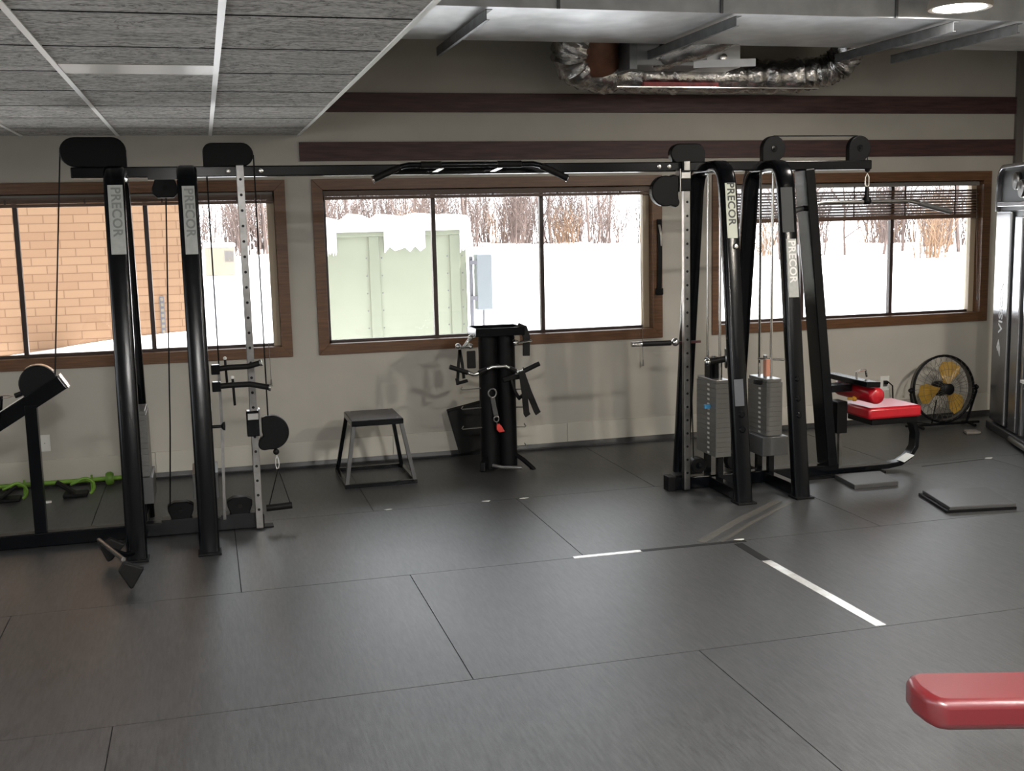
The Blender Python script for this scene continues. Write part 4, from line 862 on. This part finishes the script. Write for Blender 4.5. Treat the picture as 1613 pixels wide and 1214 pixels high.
build(MB().lathe(fc, fnv, [(0, .072), (.04, .072), (.045, .078), (.035, .084), (0, .086)], 20), 'centre_badge', M['blackm'], fan, smooth=40)
for s in (-1, 1):
    p = fc+e1*s*(R+.012); b = V((p.x, p.y, .02))+V((.05*s, .02, 0)); f_ = b+fnv*.12; g_ = b-fnv*.06
    build(MB().tube([p, p+e1*s*.015+V((0, 0, -.03)), V((b.x, b.y, .03)), b], .010, 8), 'stand_leg', M['blackm'], fan, smooth=40)
    build(MB().tube([V((f_.x, f_.y, .012)), b, V((g_.x, g_.y, .012))], .011, 8), 'stand_foot', M['blackm'], fan, smooth=40)
    build(MB().lathe(p, e1*s, [(0, 0), (.02, 0), (.024, .012), (.012, .03), (0, .03)], 12), 'tilt_knob', M['blackm'], fan, smooth=40)
b0 = fc+e1*-(R+.06); b1 = fc+e1*(R+.06); build(MB().tube([V((b0.x, b0.y, .02)), V((b1.x, b1.y, .02))], .010, 8), 'stand_bar', M['blackm'], fan, smooth=40)
build(MB().tube([(5.335, D-.012, .335), (5.335, D-.05, .345), (5.375, D-.055, .31), (5.385, D-.05, .2), (5.40, D-.06, .05), (5.50, D-.12, .012), (5.60, 7.80, .012), (5.66, 7.83, .20)], .006, 8), 'power_cord', M['rubber'], fan, smooth=50)
build(MB().obox((5.335, D-.024, .335), EX, EY, EZ, .03, .028, .03), 'plug', M['rubber'], fan, bevel=.005)
tag(build(MB().prism([(5.60, 7.36), (5.72, 7.35), (5.74, 7.44), (5.64, 7.46)], EX, EY, (0, 0, .012), .022), 'folded_cloth', M['head'], bevel=.006), 'crumpled pale cloth on the floor in front of the fan', 'cloth')

# ------------------------------------------------------------------ weight machine at the right edge
wm = thing('selector_weight_machine', 'tall silver and dark grey weight machine tower at the right edge, beside the fan', 'exercise machine', (5.985, 7.55, 0))
U = V((-.381, -.925, 0)).normalized(); NN = V((-U.y*-1, 0, 0)); NN = V((.925, -.381, 0)).normalized()   # NN points away from the viewed face
B0 = V((5.965, 7.56, 0))
def wp(u, d, z): return B0+U*u+NN*d+V((0, 0, z))
def wbox(u0, u1, d0, d1, z0, z1): return MB().hexa([wp(u0, d0, z0), wp(u1, d0, z0), wp(u1, d1, z0), wp(u0, d1, z0), wp(u0, d0, z1), wp(u1, d0, z1), wp(u1, d1, z1), wp(u0, d1, z1)])
build(wbox(.0, 1.18, .02, .20, .06, 1.76), 'shroud', M['paneld'], wm, bevel=.006)
pan = build(wbox(.0, .36, -.012, .02, .07, 1.70), 'front_panel', M['panel'], wm, bevel=.012)
build(wbox(.47, .64, -.012, .02, .07, 1.66), 'guide_panel', M['panel'], wm, bevel=.008)
build(wbox(.72, .76, -.006, .02, .07, 1.66), 'guide_strip', M['panel'], wm, bevel=.004)
hp = [(.0, 1.72)]+arc(.16, 1.90, .16, 180, 90, 8)+arc(1.04, 1.90, .16, 90, 0, 8)+[(1.20, 1.72)]
hp = [(0, 1.70), (0, 1.88)]+arc(.15, 1.885, .15, 175, 95, 8)+arc(1.05, 1.885, .15, 85, 5, 8)+[(1.2, 1.88), (1.2, 1.70)]
build(MB().prism(hp, U, EZ, wp(0, .10, 0), .17), 'header', M['paneld'], wm, bevel=.006)
build(MB().rect([wp(u, .0, z) for u, z in hp], .04, .028, NN), 'header_rim', M['panel'], wm, bevel=.006, smooth=40)
build(wbox(0, 1.2, -.015, .02, 1.735, 1.77), 'header_rail', M['panel'], wm, bevel=.004)
for u, z in ((.46, 1.92), (.60, 1.86), (.80, 1.92)):
    build(MB().lathe(wp(u, .012, z), -NN, [(0, 0), (.062, 0), (.068, .012), (.058, .018), (.068, .024), (.062, .036), (.015, .038), (0, .044)], 24), 'pulley', M['steel'], wm, smooth=35)
build(wbox(-.02, 1.25, -.03, .26, .0, .06), 'base', M['paneld'], wm, bevel=.008)
build(MB().tube([wp(.62, -.03, .03), wp(.85, -.05, .035), wp(1.25, -.05, .035)], .02, 12), 'chrome_foot', M['steel'], wm, smooth=40)
build(wbox(.80, 1.0, -.004, .02, .50, .62), 'weight_label', M['label'], wm)
build(wbox(.76, 1.1, -.02, .02, .47, .49), 'ledge', M['white'], wm)
text_mesh('VISION', .125, EZ, -U, wp(.215, -.0135, .97), .0006, 'lettering', M['inkw'], pan, spacing=1.0, bold=.001)
P = [(-.02, .0), (.035, .0), (.035, .055), (.005, .055)]
mb = MB(); o_ = wp(.19, -.0135, .63)
mb.prism([(-.035, -.03), (.03, -.03), (.095, .01), (.03, .055), (.015, .045), (.06, .012), (.02, -.012), (-.02, -.012)], EZ, -U, o_, .0012)
mb.prism([(-.015, .0), (.018, .0), (.045, .015), (.012, .037), (.0, .028), (.02, .014)], EZ, -U, o_, .0012)
build(mb, 'logo', M['inkw'], pan)

# ------------------------------------------------------------------ red bench end in the foreground
rb = thing('bench', 'wine red padded bench end jutting in at the lower right corner, nearest the camera', 'bench', (2.6, 2.2, 0))
ux = V((.96, -.28, 0)).normalized(); uy = V((-ux.y, ux.x, 0)); o0 = V((1.74, 2.39, 0))
prof = []
def bp(a, b, z): return o0+ux*a+uy*b+V((0, 0, z))
mb = MB(); Wd = .205; L0 = 1.15
poly = [(.05, 0), (.018, .012), (.0, .05), (-.012, .11), (-.010, .165), (.005, .19), (.03, Wd), (L0, Wd), (L0, 0)]
mb.prism(poly, ux, uy, o0+V((0, 0, .412)), .084)
cush = build(mb, 'cushion', M['redsoft'], rb, bevel=.022, smooth=60)
cush.modifiers['bevel'].segments = 4
build(MB().hexa([bp(.34, .03, .385), bp(L0, .03, .385), bp(L0, Wd-.03, .385), bp(.34, Wd-.03, .385), bp(.32, .02, .412), bp(L0, .02, .412), bp(L0, Wd-.02, .412), bp(.32, Wd-.02, .412)]), 'bench_board', M['blackm'], rb, bevel=.003)
build(MB().rect([bp(.30, Wd/2, .36), bp(.50, Wd/2, .02)], .05, .05, uy), 'leg', M['black'], rb, bevel=.004)
build(MB().rect([bp(1.0, Wd/2, .36), bp(1.0, Wd/2, .02)], .05, .05, uy), 'leg', M['black'], rb, bevel=.004)
build(MB().hexa([bp(.46, Wd/2-.2, 0), bp(.58, Wd/2-.2, 0), bp(.58, Wd/2+.2, 0), bp(.46, Wd/2+.2, 0), bp(.46, Wd/2-.2, .03), bp(.58, Wd/2-.2, .03), bp(.58, Wd/2+.2, .03), bp(.46, Wd/2+.2, .03)]), 'foot_rail', M['black'], rb)
build(MB().hexa([bp(.95, Wd/2-.2, 0), bp(1.05, Wd/2-.2, 0), bp(1.05, Wd/2+.2, 0), bp(.95, Wd/2+.2, 0), bp(.95, Wd/2-.2, .03), bp(1.05, Wd/2-.2, .03), bp(1.05, Wd/2+.2, .03), bp(.95, Wd/2+.2, .03)]), 'foot_rail', M['black'], rb)
